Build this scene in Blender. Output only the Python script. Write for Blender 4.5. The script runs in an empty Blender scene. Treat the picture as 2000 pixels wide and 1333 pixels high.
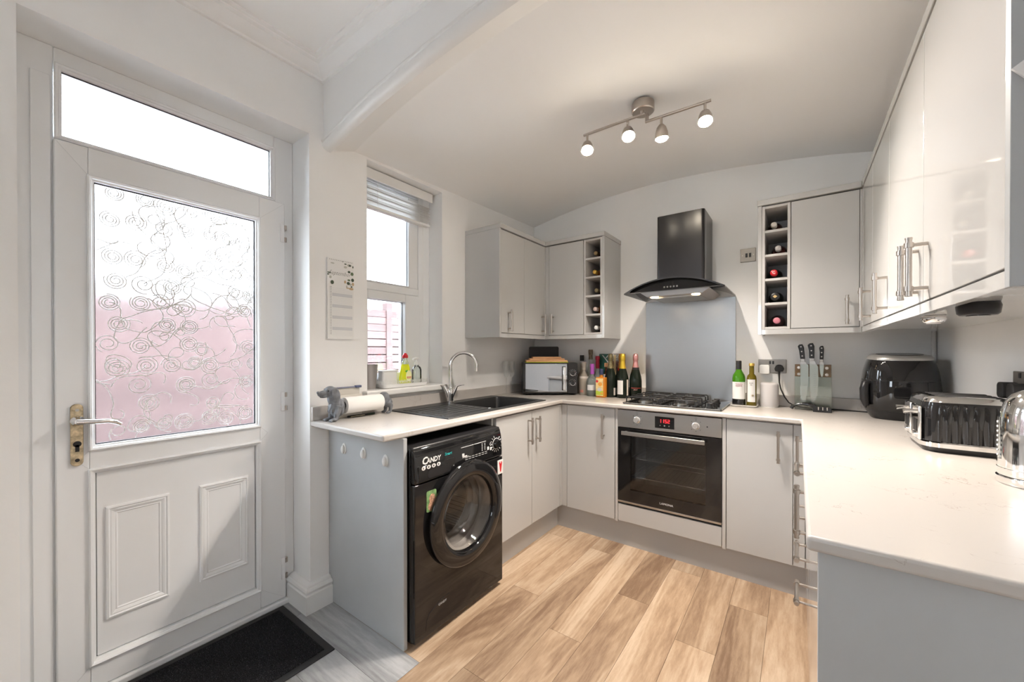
import bpy, bmesh, math, random
from mathutils import Vector, Matrix
random.seed(7)
PI = math.pi
S = bpy.context.scene
COL = S.collection
# ---------------------------------------------------------------- camera
FPX, YAW, PITCH, ROLL, PY = 763.72, 36.2225, -0.2805, -0.0221, 691.34
cam = bpy.data.objects.new('camera', bpy.data.cameras.new('camera'))
COL.objects.link(cam)
cam.location = (1.9101, 0.0, 1.2501)
yw, pt, rl = (math.radians(v) for v in (YAW, PITCH, ROLL))
Fv = Vector((-math.sin(yw) * math.cos(pt), math.cos(yw) * math.cos(pt), math.sin(pt)))
Rv = Vector((math.cos(yw), math.sin(yw), 0))
Uv = Rv.cross(Fv)
Rv, Uv = Rv * math.cos(rl) + Uv * math.sin(rl), Uv * math.cos(rl) - Rv * math.sin(rl)
cam.rotation_euler = Matrix((Rv, Uv, -Fv)).transposed().to_euler()
cam.data.sensor_width = 36.0
cam.data.lens = FPX * 36.0 / 2000.0
cam.data.shift_y = (PY - 666.5) / 2000.0
cam.data.clip_start = 0.05
S.camera = cam
# ---------------------------------------------------------------- sky
W = bpy.data.worlds.new('overcast_sky')
S.world = W
W.use_nodes = True
W.node_tree.nodes['Background'].inputs[0].default_value = (0.82, 0.91, 1.0, 1)
W.node_tree.nodes['Background'].inputs[1].default_value = 18.0
S.view_settings.view_transform = 'Standard'
S.view_settings.look = 'None'
S.view_settings.gamma = 1.0
S.view_settings.use_curve_mapping = False
S.view_settings.exposure = 0.32
S.cycles.max_bounces = 12
S.cycles.diffuse_bounces = 6
S.cycles.glossy_bounces = 5
S.cycles.transmission_bounces = 10
S.cycles.transparent_max_bounces = 16
S.cycles.caustics_reflective = False
S.cycles.caustics_refractive = True
S.cycles.blur_glossy = 0.3
S.cycles.sample_clamp_indirect = 18.0


def portal(loc, rot, sx, sy):
    """daylight portal in a window opening: emits nothing, only guides the sampling of the sky"""
    l = bpy.data.lights.new('window_portal', 'AREA')
    l.shape = 'RECTANGLE'
    l.size, l.size_y = sx, sy
    l.cycles.is_portal = True
    o = bpy.data.objects.new('window_portal', l)
    o.location, o.rotation_euler = loc, rot
    COL.objects.link(o)


portal((1.2, -2.72, 1.65), (-PI / 2, 0, 0), 0.6, 0.9)      # light travels along +y from the added rear window
portal((-0.29, 1.545, 1.65), (0, -PI / 2, 0), 1.2, 0.52)   # kitchen window, light travels along +x
portal((-0.29, 0.51, 1.6), (0, -PI / 2, 0), 1.4, 0.7)      # door glass

# ---------------------------------------------------------------- helpers
def T(name, label, cat, loc, group=None, rz=0.0):
    o = bpy.data.objects.new(name, None)
    COL.objects.link(o)
    o.location = loc
    o.rotation_euler = (0, 0, rz)
    o.empty_display_size = 0.05
    o['label'] = label
    o['category'] = cat
    if group:
        o['group'] = group
    return o


def tag(o, label, cat, group=None):
    o['label'] = label
    o['category'] = cat
    if group:
        o['group'] = group
    return o


def origin_of(p):
    v = Vector((0, 0, 0))
    while p is not None:
        v += p.location
        p = p.parent
    return v


LOCAL = set()          # roots whose parts are given in the root's own coordinates


def root_of(p):
    while p.parent is not None:
        p = p.parent
    return p


def ob(name, bm, m, parent=None, bev=0.0, sm=38, seg=2, label=None, kind=None, org=None):
    me = bpy.data.meshes.new(name)
    if parent is not None and root_of(parent).name not in LOCAL:
        bmesh.ops.translate(bm, verts=bm.verts, vec=-origin_of(parent))
    loc = Vector((0, 0, 0))
    if parent is None and org is not None:
        loc = Vector(org)
        bmesh.ops.translate(bm, verts=bm.verts, vec=-loc)
    bmesh.ops.recalc_face_normals(bm, faces=bm.faces)
    bm.to_mesh(me)
    bm.free()
    me.materials.append(m)
    if sm:
        me.shade_smooth()
        me.set_sharp_from_angle(angle=math.radians(sm))
    o = bpy.data.objects.new(name, me)
    COL.objects.link(o)
    o.location = loc
    if parent is not None:
        o.parent = parent
    if bev:
        b = o.modifiers.new('bevel', 'BEVEL')
        b.width, b.segments, b.limit_method, b.angle_limit = bev, seg, 'ANGLE', math.radians(40)
        b.harden_normals = False
    if label:
        o['label'] = label
    if kind:
        o['kind'] = kind
    return o


def N():
    return bmesh.new()


def box(bm, a, b):
    x0, x1 = sorted((a[0], b[0])); y0, y1 = sorted((a[1], b[1])); z0, z1 = sorted((a[2], b[2]))
    v = [bm.verts.new(p) for p in ((x0, y0, z0), (x1, y0, z0), (x1, y1, z0), (x0, y1, z0), (x0, y0, z1), (x1, y0, z1), (x1, y1, z1), (x0, y1, z1))]
    for f in ((3, 2, 1, 0), (4, 5, 6, 7), (0, 1, 5, 4), (1, 2, 6, 5), (2, 3, 7, 6), (3, 0, 4, 7)):
        bm.faces.new([v[i] for i in f])
    return bm


def bx(a, b):
    return box(N(), a, b)


def cyl(bm, p0, p1, r0, r1=None, n=20):
    r1 = r0 if r1 is None else r1
    p0, p1 = Vector(p0), Vector(p1)
    d = (p1 - p0).normalized()
    u = d.orthogonal().normalized()
    w = d.cross(u)
    A, B = [], []
    for i in range(n):
        t = 2 * PI * i / n
        e = u * math.cos(t) + w * math.sin(t)
        A.append(bm.verts.new(p0 + e * r0)); B.append(bm.verts.new(p1 + e * r1))
    for i in range(n):
        j = (i + 1) % n
        bm.faces.new((A[i], A[j], B[j], B[i]))
    bm.faces.new(A[::-1]); bm.faces.new(B)
    return bm


def lathe(bm, prof, c=(0, 0, 0), axis='z', n=28, sq=(1, 1)):
    """prof: (r, h) from one end to the other, closed at the axis when r is 0"""
    c = Vector(c)
    rings = []
    for r, h in prof:
        ring = []
        for i in range(1 if r <= 1e-7 else n):
            t = 2 * PI * i / n
            a, b = r * math.cos(t) * sq[0], r * math.sin(t) * sq[1]
            p = {'z': (a, b, h), 'x': (h, a, b), 'y': (a, h, b)}[axis]
            ring.append(bm.verts.new(c + Vector(p)))
        rings.append(ring)
    for A, B in zip(rings, rings[1:]):
        for i in range(n):
            j = (i + 1) % n
            if len(A) == 1 and len(B) == 1:
                break
            if len(A) == 1:
                bm.faces.new((A[0], B[i], B[j]))
            elif len(B) == 1:
                bm.faces.new((A[i], A[j], B[0]))
            else:
                bm.faces.new((A[i], A[j], B[j], B[i]))
    return bm


def prism(bm, pts, axis, a, b):
    def P(p, h):
        return {'x': (h, p[0], p[1]), 'y': (p[0], h, p[1]), 'z': (p[0], p[1], h)}[axis]
    A = [bm.verts.new(P(p, a)) for p in pts]
    B = [bm.verts.new(P(p, b)) for p in pts]
    n = len(pts)
    for i in range(n):
        j = (i + 1) % n
        bm.faces.new((A[i], A[j], B[j], B[i]))
    bm.faces.new(A[::-1]); bm.faces.new(B)
    return bm


def rrect(x0, x1, y0, y1, r, k=5):
    out = []
    for cx, cy, t0 in ((x1 - r, y0 + r, -PI / 2), (x1 - r, y1 - r, 0), (x0 + r, y1 - r, PI / 2), (x0 + r, y0 + r, PI)):
        for i in range(k + 1):
            t = t0 + PI / 2 * i / k
            out.append((cx + r * math.cos(t), cy + r * math.sin(t)))
    return out


def tube(bm, pts, r, n=10, closed=False):
    pts = [Vector(p) for p in pts]
    rs = r if isinstance(r, (list, tuple)) else [r] * len(pts)
    m = len(pts)
    u = None
    rings = []
    for i, p in enumerate(pts):
        a = pts[(i - 1) % m] if (closed or i > 0) else p
        b = pts[(i + 1) % m] if (closed or i < m - 1) else p
        d = (b - a).normalized()
        if u is None:
            u = d.orthogonal().normalized()
        u = (u - d * u.dot(d)).normalized()
        w = d.cross(u)
        rings.append([bm.verts.new(p + (u * math.cos(2 * PI * k / n) + w * math.sin(2 * PI * k / n)) * rs[i]) for k in range(n)])
    for i in range(m if closed else m - 1):
        A, B = rings[i], rings[(i + 1) % m]
        for k in range(n):
            j = (k + 1) % n
            bm.faces.new((A[k], A[j], B[j], B[k]))
    if not closed:
        bm.faces.new(rings[0][::-1]); bm.faces.new(rings[-1])
    return bm


def wrap(bm, c, r, z0, z1, mid, half, k=12, th=0.0006):
    """a curved label on an upright bottle"""
    g = []
    for rr in (r, r + th):
        row = []
        for i in range(k + 1):
            t = mid - half + 2 * half * i / k
            row.append([bm.verts.new((c[0] + rr * math.cos(t), c[1] + rr * math.sin(t), z)) for z in (z0, z1)])
        g.append(row)
    I, O = g
    for i in range(k):
        bm.faces.new((O[i][0], O[i + 1][0], O[i + 1][1], O[i][1]))
        bm.faces.new((I[i][0], I[i][1], I[i + 1][1], I[i + 1][0]))
        bm.faces.new((O[i][1], O[i + 1][1], I[i + 1][1], I[i][1]))
        bm.faces.new((O[i][0], I[i][0], I[i + 1][0], O[i + 1][0]))
    for i in (0, k):
        bm.faces.new((O[i][0], O[i][1], I[i][1], I[i][0]))
    return bm


def ell(bm, c, r, rot=None, n=14):
    m = Matrix.Translation(c) @ ((rot or Matrix.Identity(3)).to_4x4()) @ Matrix.Diagonal((r[0], r[1], r[2], 1))
    bmesh.ops.create_uvsphere(bm, u_segments=n, v_segments=n // 2 + 2, radius=1, matrix=m)
    return bm


def organic(o, vox, it=6):
    r = o.modifiers.new('fuse', 'REMESH')
    r.mode, r.voxel_size, r.use_smooth_shade = 'VOXEL', vox, True
    s = o.modifiers.new('soft', 'SMOOTH')
    s.factor, s.iterations = 0.5, it
    return o


def frame_m(o, xd, yd):
    xd, yd = Vector(xd).normalized(), Vector(yd).normalized()
    return Matrix.Translation(o) @ Matrix((xd, yd, xd.cross(yd))).transposed().to_4x4()


def text(name, s, size, m, parent, M, ext=0.0004, align='CENTER', shear=0.0, sx=1.0, bold=0.0):
    cu = bpy.data.curves.new('lettering', 'FONT')
    cu.body, cu.size, cu.extrude, cu.align_x, cu.align_y, cu.shear, cu.offset = s, size, ext, align, 'CENTER', shear, bold
    cu.resolution_u = 2
    t = bpy.data.objects.new('lettering', cu)
    COL.objects.link(t)
    bpy.context.view_layer.update()
    me = bpy.data.meshes.new_from_object(t.evaluated_get(bpy.context.evaluated_depsgraph_get()))
    bpy.data.objects.remove(t)
    bpy.data.curves.remove(cu)
    bm = N()
    bm.from_mesh(me)
    bpy.data.meshes.remove(me)
    bmesh.ops.transform(bm, matrix=M @ Matrix.Diagonal((sx, 1, 1, 1)), verts=bm.verts)
    return ob(name, bm, m, parent, sm=0)


def slab(bm, xs, ys, filled, z0, z1):
    V = {}
    def v(i, j, z):
        k = (i, j, z)
        if k not in V:
            V[k] = bm.verts.new((xs[i], ys[j], z))
        return V[k]
    on = lambda i, j: 0 <= i < len(xs) - 1 and 0 <= j < len(ys) - 1 and filled(i, j)
    for i in range(len(xs) - 1):
        for j in range(len(ys) - 1):
            if not on(i, j):
                continue
            bm.faces.new((v(i, j, z1), v(i + 1, j, z1), v(i + 1, j + 1, z1), v(i, j + 1, z1)))
            bm.faces.new((v(i, j, z0), v(i, j + 1, z0), v(i + 1, j + 1, z0), v(i + 1, j, z0)))
            for di, dj, a, b in ((-1, 0, (i, j + 1), (i, j)), (1, 0, (i + 1, j), (i + 1, j + 1)), (0, -1, (i, j), (i + 1, j)), (0, 1, (i + 1, j + 1), (i, j + 1))):
                if not on(i + di, j + dj):
                    bm.faces.new((v(*a, z0), v(*b, z0), v(*b, z1), v(*a, z1)))
    return bm


# ---------------------------------------------------------------- materials
def mat(name, c, rough=0.5, metal=0.0, spec=0.5, trans=0.0, ior=1.45, emit=None, es=0.0, coat=0.0, alpha=1.0, bump=None, var=None):
    """bump: (noise scale, strength, distance); var: (noise scale, amount) varies the brightness of the colour"""
    m = bpy.data.materials.new(name)
    m.use_nodes = True
    nt = m.node_tree
    p = nt.nodes['Principled BSDF']
    p.inputs['Base Color'].default_value = (*c, 1)
    p.inputs['Roughness'].default_value = rough
    p.inputs['Metallic'].default_value = metal
    p.inputs['Specular IOR Level'].default_value = spec
    p.inputs['Transmission Weight'].default_value = trans
    p.inputs['IOR'].default_value = ior
    p.inputs['Coat Weight'].default_value = coat
    p.inputs['Coat Roughness'].default_value = 0.03
    p.inputs['Alpha'].default_value = alpha
    if emit:
        p.inputs['Emission Color'].default_value = (*emit, 1)
        p.inputs['Emission Strength'].default_value = es
    if bump or var:
        tc = nt.nodes.new('ShaderNodeTexCoord')
    if bump:
        n = nt.nodes.new('ShaderNodeTexNoise')
        n.inputs['Scale'].default_value = bump[0]
        n.inputs['Detail'].default_value = 4
        b = nt.nodes.new('ShaderNodeBump')
        b.inputs['Strength'].default_value = bump[1]
        b.inputs['Distance'].default_value = bump[2]
        nt.links.new(tc.outputs['Object'], n.inputs['Vector'])
        nt.links.new(n.outputs['Fac'], b.inputs['Height'])
        nt.links.new(b.outputs['Normal'], p.inputs['Normal'])
    if var:
        n = nt.nodes.new('ShaderNodeTexNoise')
        n.inputs['Scale'].default_value = var[0]
        n.inputs['Detail'].default_value = 5
        r = nt.nodes.new('ShaderNodeMapRange')
        r.inputs['From Min'].default_value, r.inputs['From Max'].default_value = 0.3, 0.7
        r.inputs['To Min'].default_value, r.inputs['To Max'].default_value = 1 - var[1], 1 + var[1]
        h = nt.nodes.new('ShaderNodeHueSaturation')
        h.inputs['Color'].default_value = (*c, 1)
        nt.links.new(tc.outputs['Object'], n.inputs['Vector'])
        nt.links.new(n.outputs['Fac'], r.inputs['Value'])
        nt.links.new(r.outputs['Result'], h.inputs['Value'])
        nt.links.new(h.outputs['Color'], p.inputs['Base Color'])
    return m


def nodes(m):
    nt = m.node_tree
    return nt, nt.nodes['Principled BSDF'], (lambda t: nt.nodes.new('ShaderNode' + t)), (lambda a, b: nt.links.new(a, b))


def ramp(nd, stops):
    e = nd.color_ramp.elements
    while len(e) < len(stops):
        e.new(0.5)
    for k, (p, c) in zip(e, stops):
        k.position = p
        k.color = (*c, 1) if len(c) == 3 else c


def wood(name, a, b, c, along, scale=1.0, rough=0.45):
    """planks: grain stretched along one axis, offset and tinted per plank"""
    m = mat(name, b, rough)
    nt, p, nw, ln = nodes(m)
    tc, oi = nw('TexCoord'), nw('ObjectInfo')
    mp = nw('Mapping')
    s = {'x': (1.3, 11, 11), 'y': (11, 1.3, 11), 'z': (11, 11, 1.3)}[along]
    mp.inputs['Scale'].default_value = tuple(v * scale for v in s)
    add = nw('VectorMath'); add.operation = 'ADD'
    mul = nw('VectorMath'); mul.operation = 'SCALE'
    comb = nw('CombineXYZ')
    for k in ('X', 'Y', 'Z'):
        ln(oi.outputs['Random'], comb.inputs[k])
    ln(comb.outputs[0], mul.inputs[0]); mul.inputs['Scale'].default_value = 37.0
    ln(tc.outputs['Object'], mp.inputs['Vector'])
    ln(mp.outputs[0], add.inputs[0]); ln(mul.outputs[0], add.inputs[1])
    n1 = nw('TexNoise'); n1.inputs['Scale'].default_value = 0.42; n1.inputs['Detail'].default_value = 2.5; n1.inputs['Distortion'].default_value = 0.6
    ln(add.outputs[0], n1.inputs['Vector'])                       # broad figure of the board
    n2 = nw('TexNoise'); n2.inputs['Scale'].default_value = 7.0; n2.inputs['Detail'].default_value = 8; n2.inputs['Roughness'].default_value = 0.75
    ln(add.outputs[0], n2.inputs['Vector'])                       # fine grain
    fq = nw('Math'); fq.operation = 'MULTIPLY'; fq.inputs[1].default_value = 85.0; ln(n1.outputs['Fac'], fq.inputs[0])
    sn = nw('Math'); sn.operation = 'SINE'; ln(fq.outputs[0], sn.inputs[0])                     # growth rings follow the figure
    r_ = nw('MapRange'); r_.inputs['From Min'].default_value = -1.0; r_.inputs['To Min'].default_value = -0.12; r_.inputs['To Max'].default_value = 0.10
    ln(sn.outputs[0], r_.inputs['Value'])
    wv = nw('MapRange'); wv.inputs['From Min'].default_value = 0.30; wv.inputs['From Max'].default_value = 0.70
    ln(n1.outputs['Fac'], wv.inputs['Value'])
    g_ = nw('MapRange'); g_.inputs['From Min'].default_value = 0.3; g_.inputs['From Max'].default_value = 0.7; g_.inputs['To Min'].default_value = -0.26; g_.inputs['To Max'].default_value = 0.26
    ln(n2.outputs['Fac'], g_.inputs['Value'])
    s1 = nw('Math'); s1.operation = 'ADD'; ln(wv.outputs[0], s1.inputs[0]); ln(r_.outputs[0], s1.inputs[1])
    s2 = nw('Math'); s2.operation = 'ADD'; s2.use_clamp = True; ln(s1.outputs[0], s2.inputs[0]); ln(g_.outputs[0], s2.inputs[1])
    cr = nw('ValToRGB'); ramp(cr, [(0.0, a), (0.5, b), (1.0, c)])
    ln(s2.outputs[0], cr.inputs['Fac'])
    hs = nw('HueSaturation')
    mr = nw('MapRange'); mr.inputs['To Min'].default_value = 0.84; mr.inputs['To Max'].default_value = 1.12
    ln(oi.outputs['Random'], mr.inputs['Value']); ln(mr.outputs[0], hs.inputs['Value'])
    ln(cr.outputs[0], hs.inputs['Color']); ln(hs.outputs[0], p.inputs['Base Color'])
    bp = nw('Bump'); bp.inputs['Strength'].default_value = 0.15; bp.inputs['Distance'].default_value = 0.002
    ln(n2.outputs['Fac'], bp.inputs['Height']); ln(bp.outputs[0], p.inputs['Normal'])
    return m


def thin_glass(name, tint=(1, 1, 1), gloss=0.06, rough=0.0, ior=1.45):
    """window glass: lets light straight through and reflects a little"""
    m = bpy.data.materials.new(name)
    m.use_nodes = True
    nt = m.node_tree
    nt.nodes.remove(nt.nodes['Principled BSDF'])
    out = nt.nodes['Material Output']
    t = nt.nodes.new('ShaderNodeBsdfTransparent'); t.inputs[0].default_value = (*tint, 1)
    g = nt.nodes.new('ShaderNodeBsdfGlossy'); g.inputs['Roughness'].default_value = rough
    f = nt.nodes.new('ShaderNodeFresnel'); f.inputs[0].default_value = ior
    ad = nt.nodes.new('ShaderNodeMath'); ad.operation = 'ADD'; ad.inputs[1].default_value = gloss; ad.use_clamp = True
    x = nt.nodes.new('ShaderNodeMixShader')
    nt.links.new(f.outputs[0], ad.inputs[0]); nt.links.new(ad.outputs[0], x.inputs[0])
    nt.links.new(t.outputs[0], x.inputs[1]); nt.links.new(g.outputs[0], x.inputs[2])
    nt.links.new(x.outputs[0], out.inputs['Surface'])
    return m


M = {}
M['wall'] = mat('painted_plaster', (0.88, 0.88, 0.875), 0.6, spec=0.25, bump=(35, 0.12, 0.004), var=(2.5, 0.02))
M['ceil'] = mat('ceiling_paint', (0.92, 0.92, 0.915), 0.7, spec=0.2, bump=(12, 0.1, 0.005))
M['gloss_paint'] = mat('white_gloss_paint', (0.82, 0.82, 0.81), 0.3, bump=(20, 0.05, 0.003))
M['upvc'] = mat('white_upvc', (0.83, 0.845, 0.86), 0.28, spec=0.5)
M['seal'] = mat('dark_rubber_seal', (0.03, 0.03, 0.035), 0.6)
M['cab'] = mat('light_grey_gloss_laminate', (0.53, 0.53, 0.525), 0.045, spec=0.6)
M['carcass'] = mat('light_grey_board', (0.55, 0.54, 0.53), 0.45)
M['panel'] = mat('cool_grey_panel', (0.47, 0.49, 0.505), 0.3, var=(4, 0.05))
M['plinth'] = mat('grey_plinth_board', (0.46, 0.465, 0.47), 0.4)
M['steel'] = mat('brushed_steel', (0.48, 0.465, 0.445), 0.34, 1.0, bump=(60, 0.05, 0.001))
M['nickel'] = mat('satin_nickel', (0.50, 0.455, 0.415), 0.3, 1.0)
M['chrome'] = mat('polished_chrome', (0.80, 0.80, 0.80), 0.06, 1.0)
M['gold_brass'] = mat('worn_brass', (0.55, 0.45, 0.30), 0.35, 0.9, var=(60, 0.45))
M['black_gloss'] = mat('black_gloss_plastic', (0.012, 0.012, 0.013), 0.05, spec=0.7)
M['black'] = mat('black_plastic', (0.018, 0.018, 0.02), 0.35)
M['matt_black'] = mat('matt_black', (0.02, 0.02, 0.022), 0.6)
M['black_metal'] = mat('black_satin_metal', (0.02, 0.02, 0.022), 0.22, spec=0.6)
M['white'] = mat('white_plastic', (0.82, 0.82, 0.81), 0.35)
M['paper'] = mat('white_paper', (0.83, 0.83, 0.82), 0.8, spec=0.1)
M['tissue'] = mat('white_paper_towel', (0.86, 0.85, 0.83), 0.9, spec=0.05, bump=(160, 0.3, 0.001))
M['print_white'] = mat('white_print', (0.85, 0.85, 0.85), 0.5)
M['print_dark'] = mat('dark_print', (0.06, 0.06, 0.06), 0.6)
M['print_grey'] = mat('pale_grey_print', (0.62, 0.63, 0.65), 0.7)
M['print_teal'] = mat('teal_print', (0.05, 0.55, 0.55), 0.5)
M['red'] = mat('red_plastic', (0.65, 0.02, 0.03), 0.3)
M['led'] = mat('red_led_digits', (0.3, 0, 0), 0.4, emit=(1.0, 0.03, 0.04), es=2.5)
M['sinkc'] = mat('black_composite', (0.025, 0.026, 0.028), 0.38, bump=(700, 0.2, 0.0006), var=(500, 0.3))
M['dog'] = mat('grey_cast_resin', (0.17, 0.18, 0.20), 0.42, bump=(90, 0.6, 0.003), var=(40, 0.35))
M['clear'] = thin_glass('clear_window_glass')
M['flute'] = thin_glass('drinking_glass', (0.975, 0.98, 0.98), 0.05, 0.0, 1.0)
M['hoodglass'] = thin_glass('smoked_canopy_glass', (0.62, 0.64, 0.65), 0.06)
M['greenglass'] = thin_glass('green_edge_glass', (0.955, 0.982, 0.972), 0.02)
M['ovenglass'] = thin_glass('tinted_oven_glass', (0.75, 0.75, 0.75), 0.02)
M['washglass'] = thin_glass('washer_door_glass', (0.93, 0.92, 0.91), 0.02)
M['bowlwhite'] = mat('white_ceramic', (0.80, 0.80, 0.79), 0.2)
M['pot'] = mat('grey_metal_pot', (0.42, 0.40, 0.39), 0.4, 0.6)
M['yellow_liquid'] = mat('yellow_liquid_soap', (0.92, 0.95, 0.03), 0.15, trans=0.35, ior=1.35)
M['clearplast'] = thin_glass('clear_plastic', (0.93, 0.96, 0.97), 0.05, 0.1)
M['fabric'] = mat('pale_speaker_cloth', (0.62, 0.60, 0.60), 0.9, bump=(900, 0.4, 0.0008))
M['brown_wood'] = wood('acacia_wood', (0.20, 0.09, 0.035), (0.33, 0.17, 0.07), (0.48, 0.28, 0.13), 'x', 3.0, 0.4)
M['board_wood'] = wood('pale_beech_wood', (0.55, 0.29, 0.14), (0.68, 0.38, 0.19), (0.76, 0.47, 0.26), 'x', 3.0, 0.5)
M['oak'] = wood('oak_effect_plank', (0.235, 0.147, 0.092), (0.42, 0.295, 0.195), (0.575, 0.445, 0.325), 'y')
M['oak_daylight_tint'] = wood('daylight_tinted_oak_plank', (0.19, 0.19, 0.192), (0.31, 0.312, 0.315), (0.43, 0.432, 0.435), 'x')  # same oak, with the cool daylight near the door put into its colour
M['underlay'] = mat('dark_floor_joint', (0.13, 0.09, 0.06), 0.8)
M['bulb'] = mat('lit_bulb', (1, 0.9, 0.7), 0.4, emit=(1.0, 0.87, 0.68), es=150.0)
M['hoodbulb'] = mat('lit_hood_lamp', (1, 0.9, 0.7), 0.4, emit=(1.0, 0.72, 0.40), es=18.0)
M['lime'] = mat('lime_green_plastic', (0.50, 0.55, 0.03), 0.4)
M['fence'] = wood('red_stained_timber', (0.062, 0.034, 0.032), (0.078, 0.046, 0.043), (0.094, 0.058, 0.055), 'y', 1.0, 0.7)
M['render'] = mat('white_render', (0.80, 0.80, 0.80), 0.8, var=(3, 0.06))
M['rooftile'] = mat('pale_roof_tile', (0.55, 0.54, 0.54), 0.8, var=(9, 0.1))
M['concrete'] = mat('pale_paving', (0.74, 0.73, 0.72), 0.9, var=(6, 0.1))

# worktop: warm white with fine broken veins
M['top'] = mat('veined_white_worktop', (0.55, 0.522, 0.495), 0.24)
nt, p, nw, ln = nodes(M['top'])
tc = nw('TexCoord')
n1 = nw('TexNoise'); n1.inputs['Scale'].default_value = 11.0; n1.inputs['Detail'].default_value = 9; n1.inputs['Distortion'].default_value = 1.2
n2 = nw('TexNoise'); n2.inputs['Scale'].default_value = 9.0; n2.inputs['Detail'].default_value = 3
ln(tc.outputs['Object'], n1.inputs['Vector']); ln(tc.outputs['Object'], n2.inputs['Vector'])
ab = nw('Math'); ab.operation = 'SUBTRACT'; ab.inputs[1].default_value = 0.5
ln(n1.outputs['Fac'], ab.inputs[0])
a2 = nw('Math'); a2.operation = 'ABSOLUTE'; ln(ab.outputs[0], a2.inputs[0])
r1 = nw('MapRange'); r1.inputs['From Max'].default_value = 0.006; r1.inputs['To Min'].default_value = 1; r1.inputs['To Max'].default_value = 0
ln(a2.outputs[0], r1.inputs['Value'])
r2 = nw('MapRange'); r2.inputs['From Min'].default_value = 0.54; r2.inputs['From Max'].default_value = 0.66
ln(n2.outputs['Fac'], r2.inputs['Value'])
mu = nw('Math'); mu.operation = 'MULTIPLY'; ln(r1.outputs[0], mu.inputs[0]); ln(r2.outputs[0], mu.inputs[1])
mx = nw('Mix'); mx.data_type = 'RGBA'
mx.inputs[6].default_value = (0.55, 0.522, 0.495, 1); mx.inputs[7].default_value = (0.33, 0.28, 0.24, 1)
ln(mu.outputs[0], mx.inputs[0]); ln(mx.outputs[2], p.inputs['Base Color'])

# brushed steel splashback, brushed across
M['brushed'] = mat('brushed_steel_sheet', (0.43, 0.425, 0.42), 0.34, 1.0)
nt, p, nw, ln = nodes(M['brushed'])
tc, mp, n1, bp = nw('TexCoord'), nw('Mapping'), nw('TexNoise'), nw('Bump')
mp.inputs['Scale'].default_value = (4, 4, 260)
n1.inputs['Scale'].default_value = 1.0; n1.inputs['Detail'].default_value = 5
bp.inputs['Strength'].default_value = 0.25; bp.inputs['Distance'].default_value = 0.001
ln(tc.outputs['Object'], mp.inputs['Vector']); ln(mp.outputs[0], n1.inputs['Vector']); ln(n1.outputs['Fac'], bp.inputs['Height']); ln(bp.outputs[0], p.inputs['Normal'])

# door mat pile
M['pile'] = mat('charcoal_ribbed_pile', (0.022, 0.022, 0.025), 0.95, spec=0.1)
nt, p, nw, ln = nodes(M['pile'])
tc, n1, cr, bp = nw('TexCoord'), nw('TexNoise'), nw('ValToRGB'), nw('Bump')
n1.inputs['Scale'].default_value = 330; n1.inputs['Detail'].default_value = 3
ramp(cr, [(0.35, (0.008, 0.008, 0.009)), (0.6, (0.03, 0.031, 0.035)), (0.75, (0.13, 0.13, 0.14))])
bp.inputs['Strength'].default_value = 0.9; bp.inputs['Distance'].default_value = 0.004
ln(tc.outputs['Object'], n1.inputs['Vector']); ln(n1.outputs['Fac'], cr.inputs['Fac']); ln(cr.outputs[0], p.inputs['Base Color']); ln(n1.outputs['Fac'], bp.inputs['Height']); ln(bp.outputs[0], p.inputs['Normal'])

# door glass: lightly frosted pane; its pressed curls are modelled as relief
M['frost'] = mat('frosted_door_glass', (0.72, 0.725, 0.725), 0.26, trans=1.0, ior=1.2, bump=(260, 0.25, 0.002))
M['relief'] = mat('pressed_glass_ridge', (0.88, 0.90, 0.92), 0.12, spec=0.8)
nt, p, nw, ln = nodes(M['relief'])
tp_, mx_ = nw('BsdfTransparent'), nw('MixShader')
mx_.inputs[0].default_value = 0.045
ln(p.outputs[0], mx_.inputs[1]); ln(tp_.outputs[0], mx_.inputs[2]); ln(mx_.outputs[0], nt.nodes['Material Output'].inputs['Surface'])
M['plate'] = mat('aged_steel_plate', (0.30, 0.28, 0.26), 0.42, 0.85)

DD, RW = 2.941, 2.49      # back wall, right wall
# ================================================================ THE SHELL
PERM = Matrix(((0, 0, 1, 0), (1, 0, 0, 0), (0, 1, 0, 0), (0, 0, 0, 1)))       # (a, b, h) -> x=h, y=a, z=b
PERMY = Matrix(((1, 0, 0, 0), (0, 0, 1, 0), (0, 1, 0, 0), (0, 0, 0, 1)))      # (a, b, h) -> x=a, y=h, z=b


def wall_x(name, ys, zs, holes, x0, x1, m):
    bm = slab(N(), ys, zs, lambda i, j: (i, j) not in holes, x0, x1)
    bmesh.ops.transform(bm, matrix=PERM, verts=bm.verts)
    return ob(name, bm, m, sm=0, kind='structure')


def wall_y(name, xs, zs, holes, y0, y1, m):
    bm = slab(N(), xs, zs, lambda i, j: (i, j) not in holes, y0, y1)
    bmesh.ops.transform(bm, matrix=PERMY, verts=bm.verts)
    return ob(name, bm, m, sm=0, kind='structure')


YR = -2.7
wall_x('wall_left', [YR, 0.072, 0.949, 1.262, 1.823, DD + 0.2], [0, 1.0, 2.306, 2.8], {(1, 0), (1, 1), (3, 1)}, -0.30, 0.0, M['wall'])
wall_y('wall_back', [0.0, RW + 0.2], [0, 2.8], set(), DD, DD + 0.2, M['wall'])
wall_x('wall_right', [YR, DD], [0, 2.8], set(), RW, RW + 0.2, M['wall'])
wall_y('wall_rear', [-0.3, 0.9, 1.5, RW + 0.2], [0, 1.2, 2.1, 2.8], {(1, 1)}, YR - 0.2, YR, M['wall'])

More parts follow.
